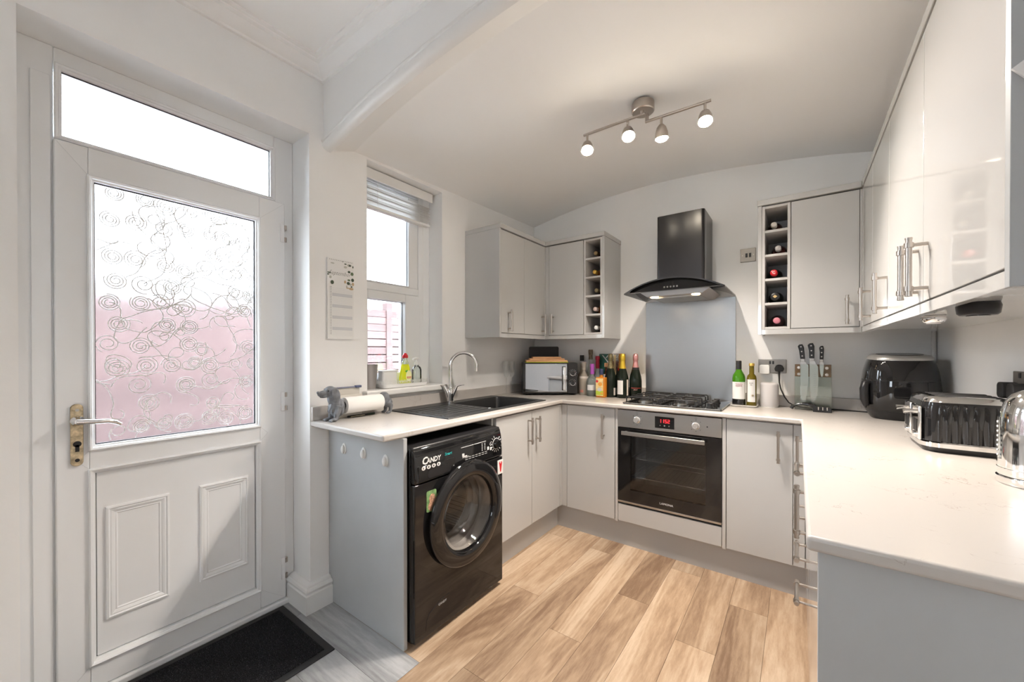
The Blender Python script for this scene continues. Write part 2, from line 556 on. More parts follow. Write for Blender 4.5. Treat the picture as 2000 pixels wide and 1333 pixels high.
# rear window added out of view behind the camera to let in fill daylight
wr = T('added_window_rear', 'added white window letting daylight through the unseen rear wall', 'window', (1.2, YR - 0.1, 1.2))
del wr['category']; wr['kind'] = 'structure'
for a, b in (((0.9, 1.2), (1.5, 1.26)), ((0.9, 2.04), (1.5, 2.1)), ((0.9, 1.26), (0.96, 2.04)), ((1.44, 1.26), (1.5, 2.04)), ((1.17, 1.26), (1.23, 2.04))):
    ob('frame_bar', bx((a[0], YR - 0.13, a[1]), (b[0], YR - 0.07, b[1])), M['upvc'], wr, 0.004)
for a, b in ((0.96, 1.17), (1.23, 1.44)):
    ob('pane', bx((a, YR - 0.104, 1.26), (b, YR - 0.1, 2.04)), M['clear'], wr, sm=0)

# ---- floor: a base and its planks
floor = ob('floor', bx((-0.30, YR, -0.10), (RW, DD, -0.003)), M['underlay'], sm=0, kind='structure')


def plank(x0, x1, y0, y1, m):
    g = 0.0006
    ob('plank', bx((x0 + g, y0 + g, -0.003), (x1 - g, y1 - g, 0.0)), m, floor, sm=0)


PW = 0.1588
joints = {-1: [2.32], 0: [1.69], 1: [1.13, 2.30], 2: [1.522], 3: [1.95], 4: [1.36, 2.36], 5: [1.785], 6: [2.19], 7: [1.66], 8: [1.9]}
for k in range(-2, 9):
    x0 = 0.685 + PW * k
    ylo = 1.043 if k < 0 else YR
    js = sorted(joints.get(k, [1.9]))
    cuts = [ylo]
    y = js[0]
    while y - 1.2 > ylo + 0.1:
        y -= 1.2
    while y < js[0] - 0.01:
        cuts.append(y); y += 1.2
    cuts += [j for j in js if j > ylo + 0.05]
    cuts.append(2.52)
    for a, b in zip(cuts, cuts[1:]):
        plank(x0, x0 + PW, a, b, M['oak'])
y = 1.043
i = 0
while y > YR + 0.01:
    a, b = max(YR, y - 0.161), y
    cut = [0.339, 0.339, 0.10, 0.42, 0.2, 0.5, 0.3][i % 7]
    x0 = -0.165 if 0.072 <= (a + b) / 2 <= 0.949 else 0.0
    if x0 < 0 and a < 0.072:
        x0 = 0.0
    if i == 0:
        plank(0.0, 0.685, a, b, M['oak_daylight_tint'])
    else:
        plank(x0, cut, a, b, M['oak_daylight_tint']); plank(cut, 0.685, a, b, M['oak_daylight_tint'])
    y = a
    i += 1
plank(-0.165, 0.0, 0.883, 0.949, M['oak_daylight_tint'])

# ---- ceilings
ob('ceiling', bx((0, YR, 2.65), (RW, 1.02, 2.75)), M['ceil'], sm=0, kind='structure')


def interp(t, pts):
    for (a, u), (b, v) in zip(pts, pts[1:]):
        if t <= b:
            return u + (v - u) * (t - a) / (b - a)
    return pts[-1][1]


def smooth_curve(pts, n=40):
    """Catmull-Rom through the measured points"""
    out = []
    P = [(2 * pts[0][0] - pts[1][0], 2 * pts[0][1] - pts[1][1])] + pts + [(2 * pts[-1][0] - pts[-2][0], 2 * pts[-1][1] - pts[-2][1])]
    for i in range(1, len(P) - 2):
        for k in range(8):
            t = k / 8
            q = []
            for d in (0, 1):
                a, b, c, e = P[i - 1][d], P[i][d], P[i + 1][d], P[i + 2][d]
                q.append(0.5 * (2 * b + (c - a) * t + (2 * a - 5 * b + 4 * c - e) * t * t + (3 * b - a - 3 * c + e) * t ** 3))
            out.append(tuple(q))
    out.append(pts[-1])
    return out


backp = smooth_curve([(0, 2.361), (0.439, 2.439), (0.909, 2.48), (1.337, 2.476), (1.698, 2.447), (2.006, 2.407), (2.262, 2.359), (2.49, 2.31)])
frontp = smooth_curve([(0, 2.317), (0.18, 2.366), (0.419, 2.415), (0.669, 2.450), (0.895, 2.472), (1.19, 2.486), (1.45, 2.482), (1.8, 2.445), (2.15, 2.380), (2.49, 2.31)])
archp = smooth_curve([(0, 2.303), (0.335, 2.375), (0.563, 2.406), (0.758, 2.427), (0.927, 2.440), (1.10, 2.450), (1.30, 2.453), (1.56, 2.440), (1.93, 2.404), (2.155, 2.375), (2.49, 2.303)])
NX = 48
bm = N()
rows = []
for y, prof in ((1.19, frontp), (DD, backp)):
    lo = [bm.verts.new((RW * i / NX, y, interp(RW * i / NX, prof))) for i in range(NX + 1)]
    hi = [bm.verts.new((RW * i / NX, y, 2.70)) for i in range(NX + 1)]
    rows.append((lo, hi))
(a, b), (c, d) = rows
for i in range(NX):
    bm.faces.new((a[i], a[i + 1], c[i + 1], c[i])); bm.faces.new((b[i], d[i], d[i + 1], b[i + 1]))
    bm.faces.new((a[i], b[i], b[i + 1], a[i + 1])); bm.faces.new((c[i], c[i + 1], d[i + 1], d[i]))
bm.faces.new((a[0], c[0], d[0], b[0])); bm.faces.new((a[-1], b[-1], d[-1], c[-1]))
ob('ceiling', bm, M['ceil'], sm=40, kind='structure')


def sweep_x(prof_at, name, m, parent=None, kind=None):
    """closed section given as a function of x, swept along x"""
    bm = N()
    R = [[bm.verts.new((RW * i / NX, y, z)) for y, z in prof_at(RW * i / NX)] for i in range(NX + 1)]
    n = len(R[0])
    for A, B in zip(R, R[1:]):
        for k in range(n):
            j = (k + 1) % n
            bm.faces.new((A[k], A[j], B[j], B[k]))
    bm.faces.new(R[0][::-1]); bm.faces.new(R[-1])
    return ob(name, bm, m, parent, sm=32, kind=kind)


def arch_section(x):
    zf, zc = interp(x, archp), interp(x, frontp)
    return [(1.021, 2.65), (1.021, zf), (1.050, zf - 0.040), (1.19, zc), (1.19, 2.65)]


beam = sweep_x(arch_section, 'wall_arch', M['wall'], kind='structure')


def arch_mould(x):
    z = interp(x, archp)
    pts = [(1.022, z + 0.005), (1.012, z + 0.003), (1.008, z - 0.004), (1.010, z - 0.011), (1.015, z - 0.014)]
    for k in range(9):
        t = PI + PI / 2 * k / 8
        pts.append((1.044 + 0.031 * math.cos(t), z - 0.016 + 0.031 * math.sin(t)))
    pts += [(1.056, z - 0.047), (1.058, z - 0.037), (1.03, z - 0.008)]
    return pts


sweep_x(arch_mould, 'moulding', M['gloss_paint'], beam)

# ---- coving round the higher ceiling
cp = [(0.0, 2.583), (0.014, 2.583), (0.016, 2.594), (0.024, 2.597), (0.036, 2.604), (0.046, 2.617), (0.052, 2.630), (0.066, 2.634), (0.068, 2.641), (0.084, 2.643), (0.086, 2.650), (0.0, 2.650)]
bm = N()
R = [[bm.verts.new(p) for p in ((t, YR, z), (t, 1.021 - t, z), (RW, 1.021 - t, z))] for t, z in cp]
for A, B in zip(R, R[1:] + R[:1]):
    for k in (0, 1):
        bm.faces.new((A[k], A[k + 1], B[k + 1], B[k]))
ob('trim_1', bm, M['ceil'], sm=25, kind='structure')

# ---- skirting round the pier beside the door
sp = [(0.0, 0.0), (0.040, 0.0), (0.040, 0.086), (0.034, 0.090), (0.034, 0.094), (0.038, 0.099), (0.040, 0.107), (0.036, 0.115), (0.027, 0.119), (0.024, 0.124), (0.016, 0.130), (0.0, 0.132)]
bm = N()
R = [[bm.verts.new(p) for p in ((-0.160, 0.949 - t, z), (t, 0.949 - t, z), (t, 1.041, z))] for t, z in sp]
for A, B in zip(R, R[1:] + R[:1]):
    for k in (0, 1):
        bm.faces.new((A[k], A[k + 1], B[k + 1], B[k]))
bm.faces.new([r[0] for r in R]); bm.faces.new([r[2] for r in R][::-1])
ob('baseboard_left', bm, M['gloss_paint'], sm=30, kind='structure')

# ================================================================ DOOR
DX = -0.165


def rect_ring(bm, r, prof, x):
    """r = (y0, y1, z0, z1); prof = (inset, height) loops round the rectangle in a plane facing +x"""
    L = []
    for t, h in prof:
        L.append([bm.verts.new((x + h, a, b)) for a, b in ((r[0] + t, r[2] + t), (r[1] - t, r[2] + t), (r[1] - t, r[3] - t), (r[0] + t, r[3] - t))])
    for A, B in zip(L, L[1:]):
        for k in range(4):
            j = (k + 1) % 4
            bm.faces.new((A[k], A[j], B[j], B[k]))
    return bm


def bar_frame(r, w, x0, x1, parent, name, m, bev=0.003):
    """four bars round rectangle r with widths w = (left, right, bottom, top)"""
    y0, y1, z0, z1 = r
    l, rr, b, t = w
    for q in (((y0, z0), (y0 + l, z1)), ((y1 - rr, z0), (y1, z1)), ((y0 + l, z0), (y1 - rr, z0 + b)), ((y0 + l, z1 - t), (y1 - rr, z1))):
        if q[1][0] - q[0][0] > 1e-4 and q[1][1] - q[0][1] > 1e-4:
            ob(name, bx((x0, q[0][0], q[0][1]), (x1, q[1][0], q[1][1])), m, parent, bev)


door = T('door_1', 'white half-glazed back door with glass light above', 'door', (DX, 0.51, 0.0))
del door['category']; door['kind'] = 'structure'
fr = ob('frame', bx((-0.235, 0.072, 0.0), (DX, 0.157, 2.306)), M['upvc'], door, 0.004)
ob('frame_bar', bx((-0.235, 0.860, 0.0), (DX, 0.949, 2.306)), M['upvc'], door, 0.004)
ob('frame_bar', bx((-0.235, 0.157, 2.246), (DX, 0.860, 2.306)), M['upvc'], door, 0.004)
ob('frame_bar', bx((-0.235, 0.157, 1.965), (DX - 0.004, 0.860, 2.000)), M['upvc'], door, 0.003)
ob('threshold', bx((-0.30, 0.072, -0.002), (-0.135, 0.949, 0.024)), M['upvc'], door, 0.006)
ob('cover_strip', bx((DX, 0.105, 0.02), (DX + 0.006, 0.150, 2.20)), M['upvc'], door, 0.002)
bead = [(0.0, 0.0), (0.0, 0.010), (0.004, 0.013), (0.010, 0.009), (0.012, 0.004), (0.018, 0.0), (0.018, -0.02)]
ob('glazing_bead', rect_ring(N(), (0.157, 0.862, 1.988, 2.250), bead, DX), M['upvc'], door, sm=20)
ob('seal', rect_ring(N(), (0.174, 0.845, 2.005, 2.233), [(0, -0.012), (0.003, -0.012), (0.003, -0.02)], DX), M['seal'], door, sm=0)
ob('top_light_pane', bx((-0.200, 0.160, 1.99), (-0.190, 0.860, 2.247)), M['clear'], door, sm=0, label='clear glass light above the door')
leaf = ob('leaf_stile', bx((-0.225, 0.155, 0.028), (-0.148, 0.236, 1.985)), M['upvc'], door, 0.004)
ob('leaf_stile', bx((-0.225, 0.788, 0.028), (-0.148, 0.902, 1.985)), M['upvc'], door, 0.004)
ob('leaf_rail', bx((-0.225, 0.236, 1.882), (-0.148, 0.788, 1.985)), M['upvc'], door, 0.002)
ob('leaf_rail', bx((-0.225, 0.236, 0.824), (-0.148, 0.788, 0.898)), M['upvc'], door, 0.002)
ob('leaf_rail', bx((-0.225, 0.236, 0.028), (-0.148, 0.788, 0.118)), M['upvc'], door, 0.002)
# fine mitre lines at the welded corners
for (ya, za), (yb, zb) in (((0.157, 1.983), (0.236, 1.884)), ((0.900, 1.983), (0.790, 1.884)), ((0.157, 0.030), (0.236, 0.116)), ((0.900, 0.030), (0.790, 0.116)), ((0.236, 0.896), (0.205, 0.861)), ((0.236, 0.826), (0.205, 0.861)), ((0.788, 0.896), (0.822, 0.861)), ((0.788, 0.826), (0.822, 0.861))):
    ob('weld_line', tube(N(), [(-0.1479, ya, za), (-0.1479, yb, zb)], 0.0006, 4), M['print_grey'], door, sm=0)
for r in ((0.232, 0.791, 0.894, 1.886), (0.232, 0.791, 0.114, 0.828)):
    ob('glazing_bead', rect_ring(N(), r, [(a, b) for a, b in bead], -0.149), M['upvc'], door, sm=20)
ob('seal', rect_ring(N(), (0.250, 0.773, 0.912, 1.868), [(0, -0.012), (0.0035, -0.012), (0.0035, -0.02)], -0.149), M['seal'], door, sm=0)
pane_ = ob('patterned_pane', bx((-0.195, 0.236, 0.898), (-0.171, 0.788, 1.882)), M['frost'], door, sm=0, label='frosted pane pressed with rings and curls')
rn = random.Random(11)
bm = N()
XP = -0.1708
gy, gz = 0.0745, 0.0800
cells = []
for j in range(12):
    for i in range(7):
        cells.append((0.262 + gy * (i + 0.45 + 0.25 * (j % 2)) + rn.uniform(-.010, .010), 0.918 + gz * (j + 0.5) + rn.uniform(-.012, .012)))
inside = lambda y, z: 0.2545 < y < 0.7690 and 0.9165 < z < 1.8640
def line(pts, r=0.0018, closed=False):
    run = []
    for q in pts:
        if inside(*q):
            run.append((XP, *q))
        else:
            if len(run) > 2:
                tube(bm, run, r, 6)
            run = []
    if len(run) > 2:
        tube(bm, run, r, 6)
for y, z in cells:
    k = rn.random()
    if k < 0.66:                                     # concentric rings, drawn as a spiral that almost closes
        n_, r0, r1 = rn.choice((2, 3, 3)), rn.uniform(0.006, 0.011), rn.uniform(0.027, 0.041)
        ph, sg = rn.uniform(0, 6.28), rn.choice((-1, 1))
        line([(y + (r0 + (r1 - r0) * q / (24 * n_)) * math.cos(ph + sg * 2 * PI * q / 24), z + (r0 + (r1 - r0) * q / (24 * n_)) * math.sin(ph + sg * 2 * PI * q / 24)) for q in range(24 * n_ + 1)])
    if k > 0.25:                                     # wandering curl
        a = rn.uniform(0, 6.28)
        cv = rn.uniform(-60, 60)
        pts = []
        py_, pz_ = y, z
        for q in range(rn.randint(45, 85)):
            pts.append((py_, pz_))
            cv += rn.uniform(-16, 16) - 0.06 * cv
            a += cv * 0.0045
            py_ += 0.0045 * math.cos(a); pz_ += 0.0045 * math.sin(a)
        line(pts)
bmesh.ops.scale(bm, vec=(0.4, 1, 1), space=Matrix.Translation((-XP, 0, 0)), verts=bm.verts)
ob('pressed_relief', bm, M['relief'], pane_, sm=60)
ob('panel_gap', bx((-0.200, 0.240, 0.12), (-0.166, 0.784, 0.822)), M['seal'], door, sm=0)
pnl = ob('panel', bx((-0.190, 0.2535, 0.1345), (-0.160, 0.7705, 0.8075)), M['upvc'], door, 0.002)
mo = [(0.0, 0.0), (0.002, 0.008), (0.008, 0.010), (0.012, 0.006), (0.016, 0.007), (0.022, 0.005), (0.026, 0.002), (0.030, 0.003), (0.034, 0.0)]
for r in ((0.275, 0.459, 0.256, 0.676), (0.557, 0.742, 0.262, 0.676)):
    ob('moulding', rect_ring(N(), r, mo, -0.160), M['upvc'], pnl, sm=25)
for z0, z1 in ((1.791, 1.880), (0.957, 1.053), (0.123, 0.230)):
    h = ob('hinge', bx((-0.158, 0.880, z0), (-0.141, 0.899, z1)), M['upvc'], door, 0.004)
    h2 = cyl(N(), (-0.146, 0.902, z0 + 0.004), (-0.146, 0.902, z0 + 0.026), 0.0075, n=12)
    cyl(h2, (-0.146, 0.902, z1 - 0.026), (-0.146, 0.902, z1 - 0.004), 0.0075, n=12)
    ob('pin', h2, M['nickel'], h)
bm = prism(N(), rrect(0.189, 0.220, 0.847, 1.066, 0.0150, 6), 'x', -0.149, -0.139)
pl = ob('handle_plate', bm, M['gold_brass'], door, 0.002, label='tarnished brass handle plate')
bm = lathe(N(), [(0.0, 0.0), (0.017, 0.0), (0.017, 0.012), (0.012, 0.018), (0.010, 0.045), (0.0, 0.045)], (-0.139, 0.205, 1.008), 'x', 18)
tube(bm, [(-0.098, 0.200, 1.008), (-0.095, 0.222, 1.006), (-0.094, 0.250, 1.003), (-0.096, 0.276, 1.002), (-0.101, 0.296, 0.994), (-0.104, 0.310, 0.984)], [0.011, 0.0095, 0.008, 0.0075, 0.007, 0.005], 12)
ob('lever', bm, M['chrome'], pl, sm=60)
bm = cyl(N(), (-0.139, 0.205, 0.925), (-0.1375, 0.205, 0.925), 0.0105, n=16)
box(bm, (-0.139, 0.200, 0.898), (-0.1375, 0.210, 0.922))
ob('keyhole', bm, M['matt_black'], pl)
ob('screw', cyl(N(), (-0.140, 0.205, 0.868), (-0.1375, 0.205, 0.868), 0.006, n=12), M['matt_black'], pl)
ob('screw', cyl(N(), (-0.140, 0.205, 1.045), (-0.1375, 0.205, 1.045), 0.005, n=12), M['steel'], pl)

# ================================================================ WINDOW
WX = -0.125
win = T('window_1', 'white tall kitchen window over the sink', 'window', (WX, 1.545, 1.0))
del win['category']; win['kind'] = 'structure'
bar_frame((1.262, 1.823, 1.000, 2.306), (0.040, 0.094, 0.060, 0.05), -0.200, WX, win, 'frame_bar', M['upvc'])
ob('transom', bx((-0.200, 1.302, 1.618), (WX, 1.729, 1.664)), M['upvc'], win, 0.004)
bar_frame((1.302, 1.729, 1.060, 1.616), (0.04, 0.116, 0.062, 0.050), -0.185, WX + 0.012, win, 'sash_bar', M['upvc'], 0.005)
bar_frame((1.302, 1.729, 1.664, 2.256), (0.02, 0.074, 0.012, 0.02), -0.185, WX - 0.006, win, 'glazing_bar', M['upvc'], 0.006)
ob('seal', rect_ring(N(), (1.342, 1.614, 1.121, 1.567), [(0, 0.0), (0.003, 0.0), (0.003, -0.004)], WX - 0.02), M['seal'], win, sm=0)
ob('seal', rect_ring(N(), (1.322, 1.656, 1.675, 2.237), [(0, 0.0), (0.003, 0.0), (0.003, -0.004)], WX - 0.025), M['seal'], win, sm=0)
ob('sash_gap', bx((WX - 0.02, 1.7285, 1.062), (WX + 0.001, 1.7315, 1.616)), M['seal'], win, sm=0)
ob('pane', bx((-0.165, 1.33, 1.11), (-0.160, 1.62, 1.575)), M['clear'], win, sm=0)
ob('pane', bx((-0.170, 1.31, 1.67), (-0.165, 1.66, 2.245)), M['clear'], win, sm=0)
ob('window_sill', bx((WX, 1.232, 1.003), (0.042, 1.862, 1.038)), M['gloss_paint'], win, 0.008, seg=3)

# ================================================================ OUTSIDE
g = ob('ground', bx((-14, -12, -0.35), (-0.30, 12, -0.25)), M['concrete'], sm=0, kind='structure')
g2 = ob('ground', bx((-0.3, -14, -0.35), (RW + 0.2, YR - 0.2, -0.25)), M['concrete'], sm=0, kind='structure')
FX = -3.0
fence = T('slatted_fence', 'red stained slatted garden fence seen through the window', 'fence', (FX, 2.0, -0.25))
yb = [-2.4, -0.4, 1.6, 3.6, 5.6]
for y in yb:
    ob('post', bx((FX - 0.08, y - 0.05, -0.25), (FX + 0.03, y + 0.05, 1.97)), M['fence'], fence, 0.004)
for a, b in zip(yb, yb[1:]):
    z = -0.15
    while z < 1.85:
        gap = 0.016 if z < 1.4 else 0.006
        ob('slat', bx((FX - 0.012, a + 0.05, z), (FX + 0.012, b - 0.05, min(z + 0.098, 1.93))), M['fence'], fence, sm=0)
        if z < 1.75:
            ob('slat', bx((FX - 0.075, a + 0.05, z + 0.049), (FX - 0.051, b - 0.05, z + 0.049 + 0.098)), M['fence'], fence, sm=0)  # rear boards added behind the front row so its gaps stay dark
        z += 0.098 + gap
house = T('neighbour_house', 'pale neighbouring house with tiled roof beyond the fence', 'house', (-9.5, 4.5, -0.25))
ob('wall', bx((-12.5, -3, -0.25), (-8.0, 12, 2.6)), M['render'], house, sm=0)
ob('roof', prism(N(), [(-7.7, 2.45), (-7.7, 2.6), (-10.25, 5.0), (-12.8, 2.6), (-12.8, 2.45)], 'y', -3.3, 12.3), M['rooftile'], house, sm=0)
for k in range(9):
    t = (k + 0.5) / 9
    ob('tile_course', bx((-7.7 - 2.55 * t - 0.02, -3.3, 2.6 + 2.4 * t + 0.005), (-7.7 - 2.55 * t + 0.05, 12.3, 2.6 + 2.4 * t + 0.03)), M['rooftile'], house, sm=0)
ch = ob('chimney', bx((-9.6, 7.2, 3.6), (-9.0, 8.0, 5.6)), M['render'], house, sm=0)
for dy in (7.4, 7.8):
    ob('chimney_pot', lathe(N(), [(0, 5.6), (0.11, 5.6), (0.09, 5.95), (0.0, 5.95)], (-9.3, dy, 0), n=14), M['rooftile'], ch)

# ================================================================ BLIND
bl = T('venetian_blind', 'white venetian blind gathered at the top of the window', 'blind', (-0.085, 1.545, 2.30))
ob('pelmet', bx((-0.072, 1.275, 2.243), (-0.062, 1.797, 2.300)), M['white'], bl, 0.002)
ob('headrail', bx((-0.110, 1.280, 2.262), (-0.075, 1.792, 2.298)), M['white'], bl, 0.003)
for k in range(9):
    z = 2.108 + 0.0115 * k + (0.004 if k % 3 == 0 else 0)
    bm = prism(N(), [(-0.112, z - 0.003), (-0.092, z + 0.001), (-0.072, z + 0.0035), (-0.072, z + 0.0047), (-0.092, z + 0.0025), (-0.112, z - 0.0015)], 'y', 1.285, 1.785)
    ob('slat', bm, M['white'], bl)
ob('bottom_rail', bx((-0.112, 1.285, 2.080), (-0.072, 1.783, 2.096)), M['white'], bl, 0.004)
for y in (1.38, 1.69):
    ob('ladder_cord', tube(N(), [(-0.070, y, 2.262), (-0.070, y, 2.083)], 0.0012, 6), M['white'], bl)
ob('pull_cord', tube(N(), [(-0.066, 1.715, 2.243), (-0.064, 1.715, 1.9), (-0.066, 1.716, 1.45)], 0.0011, 6), M['white'], bl)
# ================================================================ FITTED KITCHEN
def handle(door_ob, c, along, nrm, L=0.16, off=0.034, r=0.0064):
    """bar handle: c = point on the door face at the bar's middle, along = bar axis, nrm = out of the door"""
    c, a, n = Vector(c), Vector(along), Vector(nrm)
    m = c + n * off
    bm = cyl(N(), m - a * L / 2, m + a * L / 2, r, n=14)
    for s in (-1, 1):
        q = m + a * s * (L / 2 - 0.018)
        cyl(bm, q - a * 0.006, q + a * 0.006, r * 1.45, n=14)
        cyl(bm, q, q - n * off, r * 0.72, n=10)
        e = m + a * s * L / 2
        cyl(bm, e - a * s * 0.004, e + a * s * 0.001, r * 1.12, n=14)
    return ob('handle', bm, M['nickel'], door_ob, sm=50, label='brushed nickel bar handle')


def front_x(parent, x, y0, y1, z0, z1, sgn, h=None, name='door', L=0.16, horiz=False):
    """door or drawer front in a plane facing sgn*x; h = (y, z) of the handle's middle"""
    d = ob(name, bx((x, y0, z0), (x - sgn * 0.018, y1, z1)), M['cab'], parent, 0.0012)
    if h:
        handle(d, (x, h[0], h[1]), (0, 1, 0) if horiz else (0, 0, 1), (sgn, 0, 0), L)
    return d


def front_y(parent, y, x0, x1, z0, z1, h=None, name='door', L=0.16):
    d = ob(name, bx((x0, y, z0), (x1, y + 0.018, z1)), M['cab'], parent, 0.0012)
    if h:
        handle(d, (h[0], y, h[1]), (0, 0, 1), (0, -1, 0), L)
    return d


ZB, ZT, WT, WB = 0.165, 0.8795, 0.9148, 0.8875
XL, YB, XR = 0.559, 2.4346, 1.941
# --- worktop
xs = [0.0, 0.115, 0.485, 0.577, 1.9226, RW]
ys = [0.89, 0.951, 1.775, 2.262, 2.408, DD]


def on_top(i, j):
    if j == 4:
        return True
    if i <= 2:
        return j >= 1 and not (i == 1 and j == 2)
    return i == 4


wt = T('worktop', 'continuous pale veined worktop running round three sides of the kitchen', 'worktop', (1.2, 2.7, WB))
ob('surface', slab(N(), xs, ys, on_top, WB, WT), M['top'], wt, 0.007, seg=3)
for lab, p0, p1 in (('pale upstand strip along the window wall', (0.0003, 0.953, WT + 0.0002), (0.02, DD - 0.0003, 0.983)), ('pale upstand strip behind the microwave and bottles', (0.0203, DD - 0.02, WT + 0.0002), (0.9945, DD - 0.0003, 0.983)),
                    ('pale upstand strip behind the knife stand', (1.579, DD - 0.02, WT + 0.0002), (RW - 0.0205, DD - 0.0003, 0.983)), ('pale upstand strip along the right wall behind the toaster', (RW - 0.02, 0.95, WT + 0.0002), (RW - 0.0003, DD - 0.0003, 0.983))):
    o = ob('upstand', bx(p0, p1), M['top'], bev=0.002, org=((p0[0] + p1[0]) / 2, (p0[1] + p1[1]) / 2, p0[2]))
    tag(o, lab, 'upstand', 'upstands round the worktop')

# --- end panel beside the washing machine, with its hooks
ep = ob('end_panel', bx((0.003, 1.042, 0.001), (0.5885, 1.060, WB - 0.0005)), M['panel'], bev=0.001, org=(0.3, 1.05, 0.0))
tag(ep, 'plain grey end panel standing left of the black washing machine', 'panel')
for k, (x, z, w) in enumerate(((0.144, 0.784, 'nearest the skirting'), (0.306, 0.787, 'between the other two'), (0.469, 0.779, 'nearest the washing machine'))):
    hk = T('adhesive_hook', 'white oval stick-on hook on grey end panel, %s' % w, 'hook', (x, 1.042, z - 0.025), 'stick-on hooks on the end panel')
    ob('backplate', lathe(N(), [(0, 0), (0.0175, 0), (0.0175, -0.003), (0.015, -0.0045), (0, -0.005)], (x, 1.042, z), 'y', 26, (0.95, 1.5)), M['white'], hk)
    ob('hook', ell(N(), (x, 1.0345, z - 0.003), (0.0125, 0.0095, 0.0205)), M['white'], hk)

# --- sink cabinet
c = T('sink_cabinet', 'pale grey two-door base cabinet under the sink', 'cabinet', (0.28, 2.06, 0.0))
bm = bx((0.01, 1.680, 0.155), (0.538, 1.698, 0.883))
box(bm, (0.01, 2.40, 0.155), (0.538, 2.418, 0.883)); box(bm, (0.01, 1.698, 0.155), (0.538, 2.40, 0.173)); box(bm, (0.01, 1.698, 0.173), (0.028, 2.40, 0.70))
ob('carcass', bm, M['carcass'], c, sm=0)
front_x(c, XL, 1.697, 2.0555, ZB, ZT, 1, (2.012, 0.762))
front_x(c, XL, 2.0585, 2.414, ZB, ZT, 1, (2.100, 0.762))
ob('corner_post', bx((XL - 0.02, 2.4155, ZB), (XL + 0.002, YB + 0.02, ZT)), M['cab'], c, 0.001)
# --- left plinth and back plinth
o = ob('plinth', bx((0.494, 1.700, 0.0), (0.509, 2.4699, 0.150)), M['plinth'], org=(0.50, 2.07, 0))
tag(o, 'grey plinth below the sink cabinet doors', 'plinth', 'plinths')
o = ob('plinth', bx((0.509, 2.470, 0.0), (1.985, 2.485, 0.150)), M['plinth'], org=(1.25, 2.475, 0))
tag(o, 'long grey plinth below the oven and its cabinets', 'plinth', 'plinths')
o = ob('plinth', bx((1.985, 0.94, 0.0), (2.000, 2.469, 0.150)), M['plinth'], org=(1.99, 1.7, 0))
tag(o, 'grey plinth below the drawer stack on the right', 'plinth', 'plinths')

# --- narrow cabinet left of the oven
c = T('base_cabinet', 'narrow pale grey base cabinet between corner and oven', 'cabinet', (0.75, 2.7, 0.0))
ob('carcass', bx((0.602, YB + 0.020, 0.155), (0.953, DD - 0.005, 0.883)), M['carcass'], c, sm=0)
front_y(c, YB, 0.604, 0.9506, ZB, ZT, (0.878, 0.762))
ob('filler', bx((XL + 0.0025, YB + 0.003, ZB), (0.601, YB + 0.018, ZT)), M['cab'], c, 0.001)
# --- oven housing
c = T('oven_housing', 'pale grey housing with low drawer front around the oven', 'cabinet', (1.27, 2.7, 0.0))
bm = bx((0.9545, YB + 0.002, 0.155), (0.972, DD - 0.005, 0.883))
box(bm, (1.5705, YB + 0.002, 0.155), (1.5885, DD - 0.005, 0.883)); box(bm, (0.972, YB + 0.02, 0.155), (1.5705, DD - 0.005, 0.268))
ob('carcass', bm, M['carcass'], c, 0.001)
ob('drawer_front', bx((0.9745, YB, ZB), (1.5685, YB + 0.018, 0.274)), M['cab'], c, 0.0015)
# --- narrow cabinet right of the oven
c = T('base_cabinet', 'narrow pale grey base cabinet right of the oven', 'cabinet', (1.75, 2.7, 0.0))
ob('carcass', bx((1.590, YB + 0.020, 0.155), (1.955, DD - 0.005, 0.883)), M['carcass'], c, sm=0)
front_y(c, YB, 1.592, 1.8885, ZB, ZT, (1.828, 0.762))
ob('filler', bx((1.8905, YB + 0.003, ZB), (1.9395, YB + 0.018, ZT)), M['cab'], c, 0.001)
# --- right run
c = T('base_cabinet', 'pale grey base cabinet in the right corner, door with upright handle', 'cabinet', (2.2, 2.16, 0.0))
ob('carcass', bx((1.961, 1.900, 0.155), (RW - 0.025, 2.452, 0.883)), M['carcass'], c, sm=0)
front_x(c, XR, 1.899, 2.372, ZB, ZT, -1, (2.325, 0.762))
ob('filler', bx((XR, 2.374, ZB), (XR + 0.018, 2.4345, ZT)), M['cab'], c, 0.001)
c = T('drawer_unit', 'pale grey four-drawer stack on the right with horizontal handles', 'drawers', (2.2, 1.70, 0.0))
ob('carcass', bx((1.961, 1.495, 0.155), (RW - 0.025, 1.897, 0.883)), M['carcass'], c, sm=0)
for z0, z1, hz in ((0.741, ZT, 0.84), (0.600, 0.738, 0.69), (0.459, 0.597, 0.55), (ZB, 0.456, 0.405)):
    front_x(c, XR, 1.496, 1.896, z0, z1, -1, (1.696, hz), 'drawer', 0.16, True)
c = T('base_cabinet', 'pale grey base cabinet at the near end of right worktop', 'cabinet', (2.2, 1.2, 0.0))
ob('carcass', bx((1.961, 0.925, 0.155), (RW - 0.025, 1.493, 0.883)), M['carcass'], c, sm=0)
front_x(c, XR, 0.926, 1.493, ZB, ZT, -1, (1.474, 0.762))
o = ob('end_panel', bx((XR - 0.001, 0.905, 0.001), (RW - 0.001, 0.9235, WB - 0.0005)), M['panel'], bev=0.001, org=(2.2, 0.915, 0))
tag(o, 'large scuffed grey end panel under the near end of right worktop', 'panel')

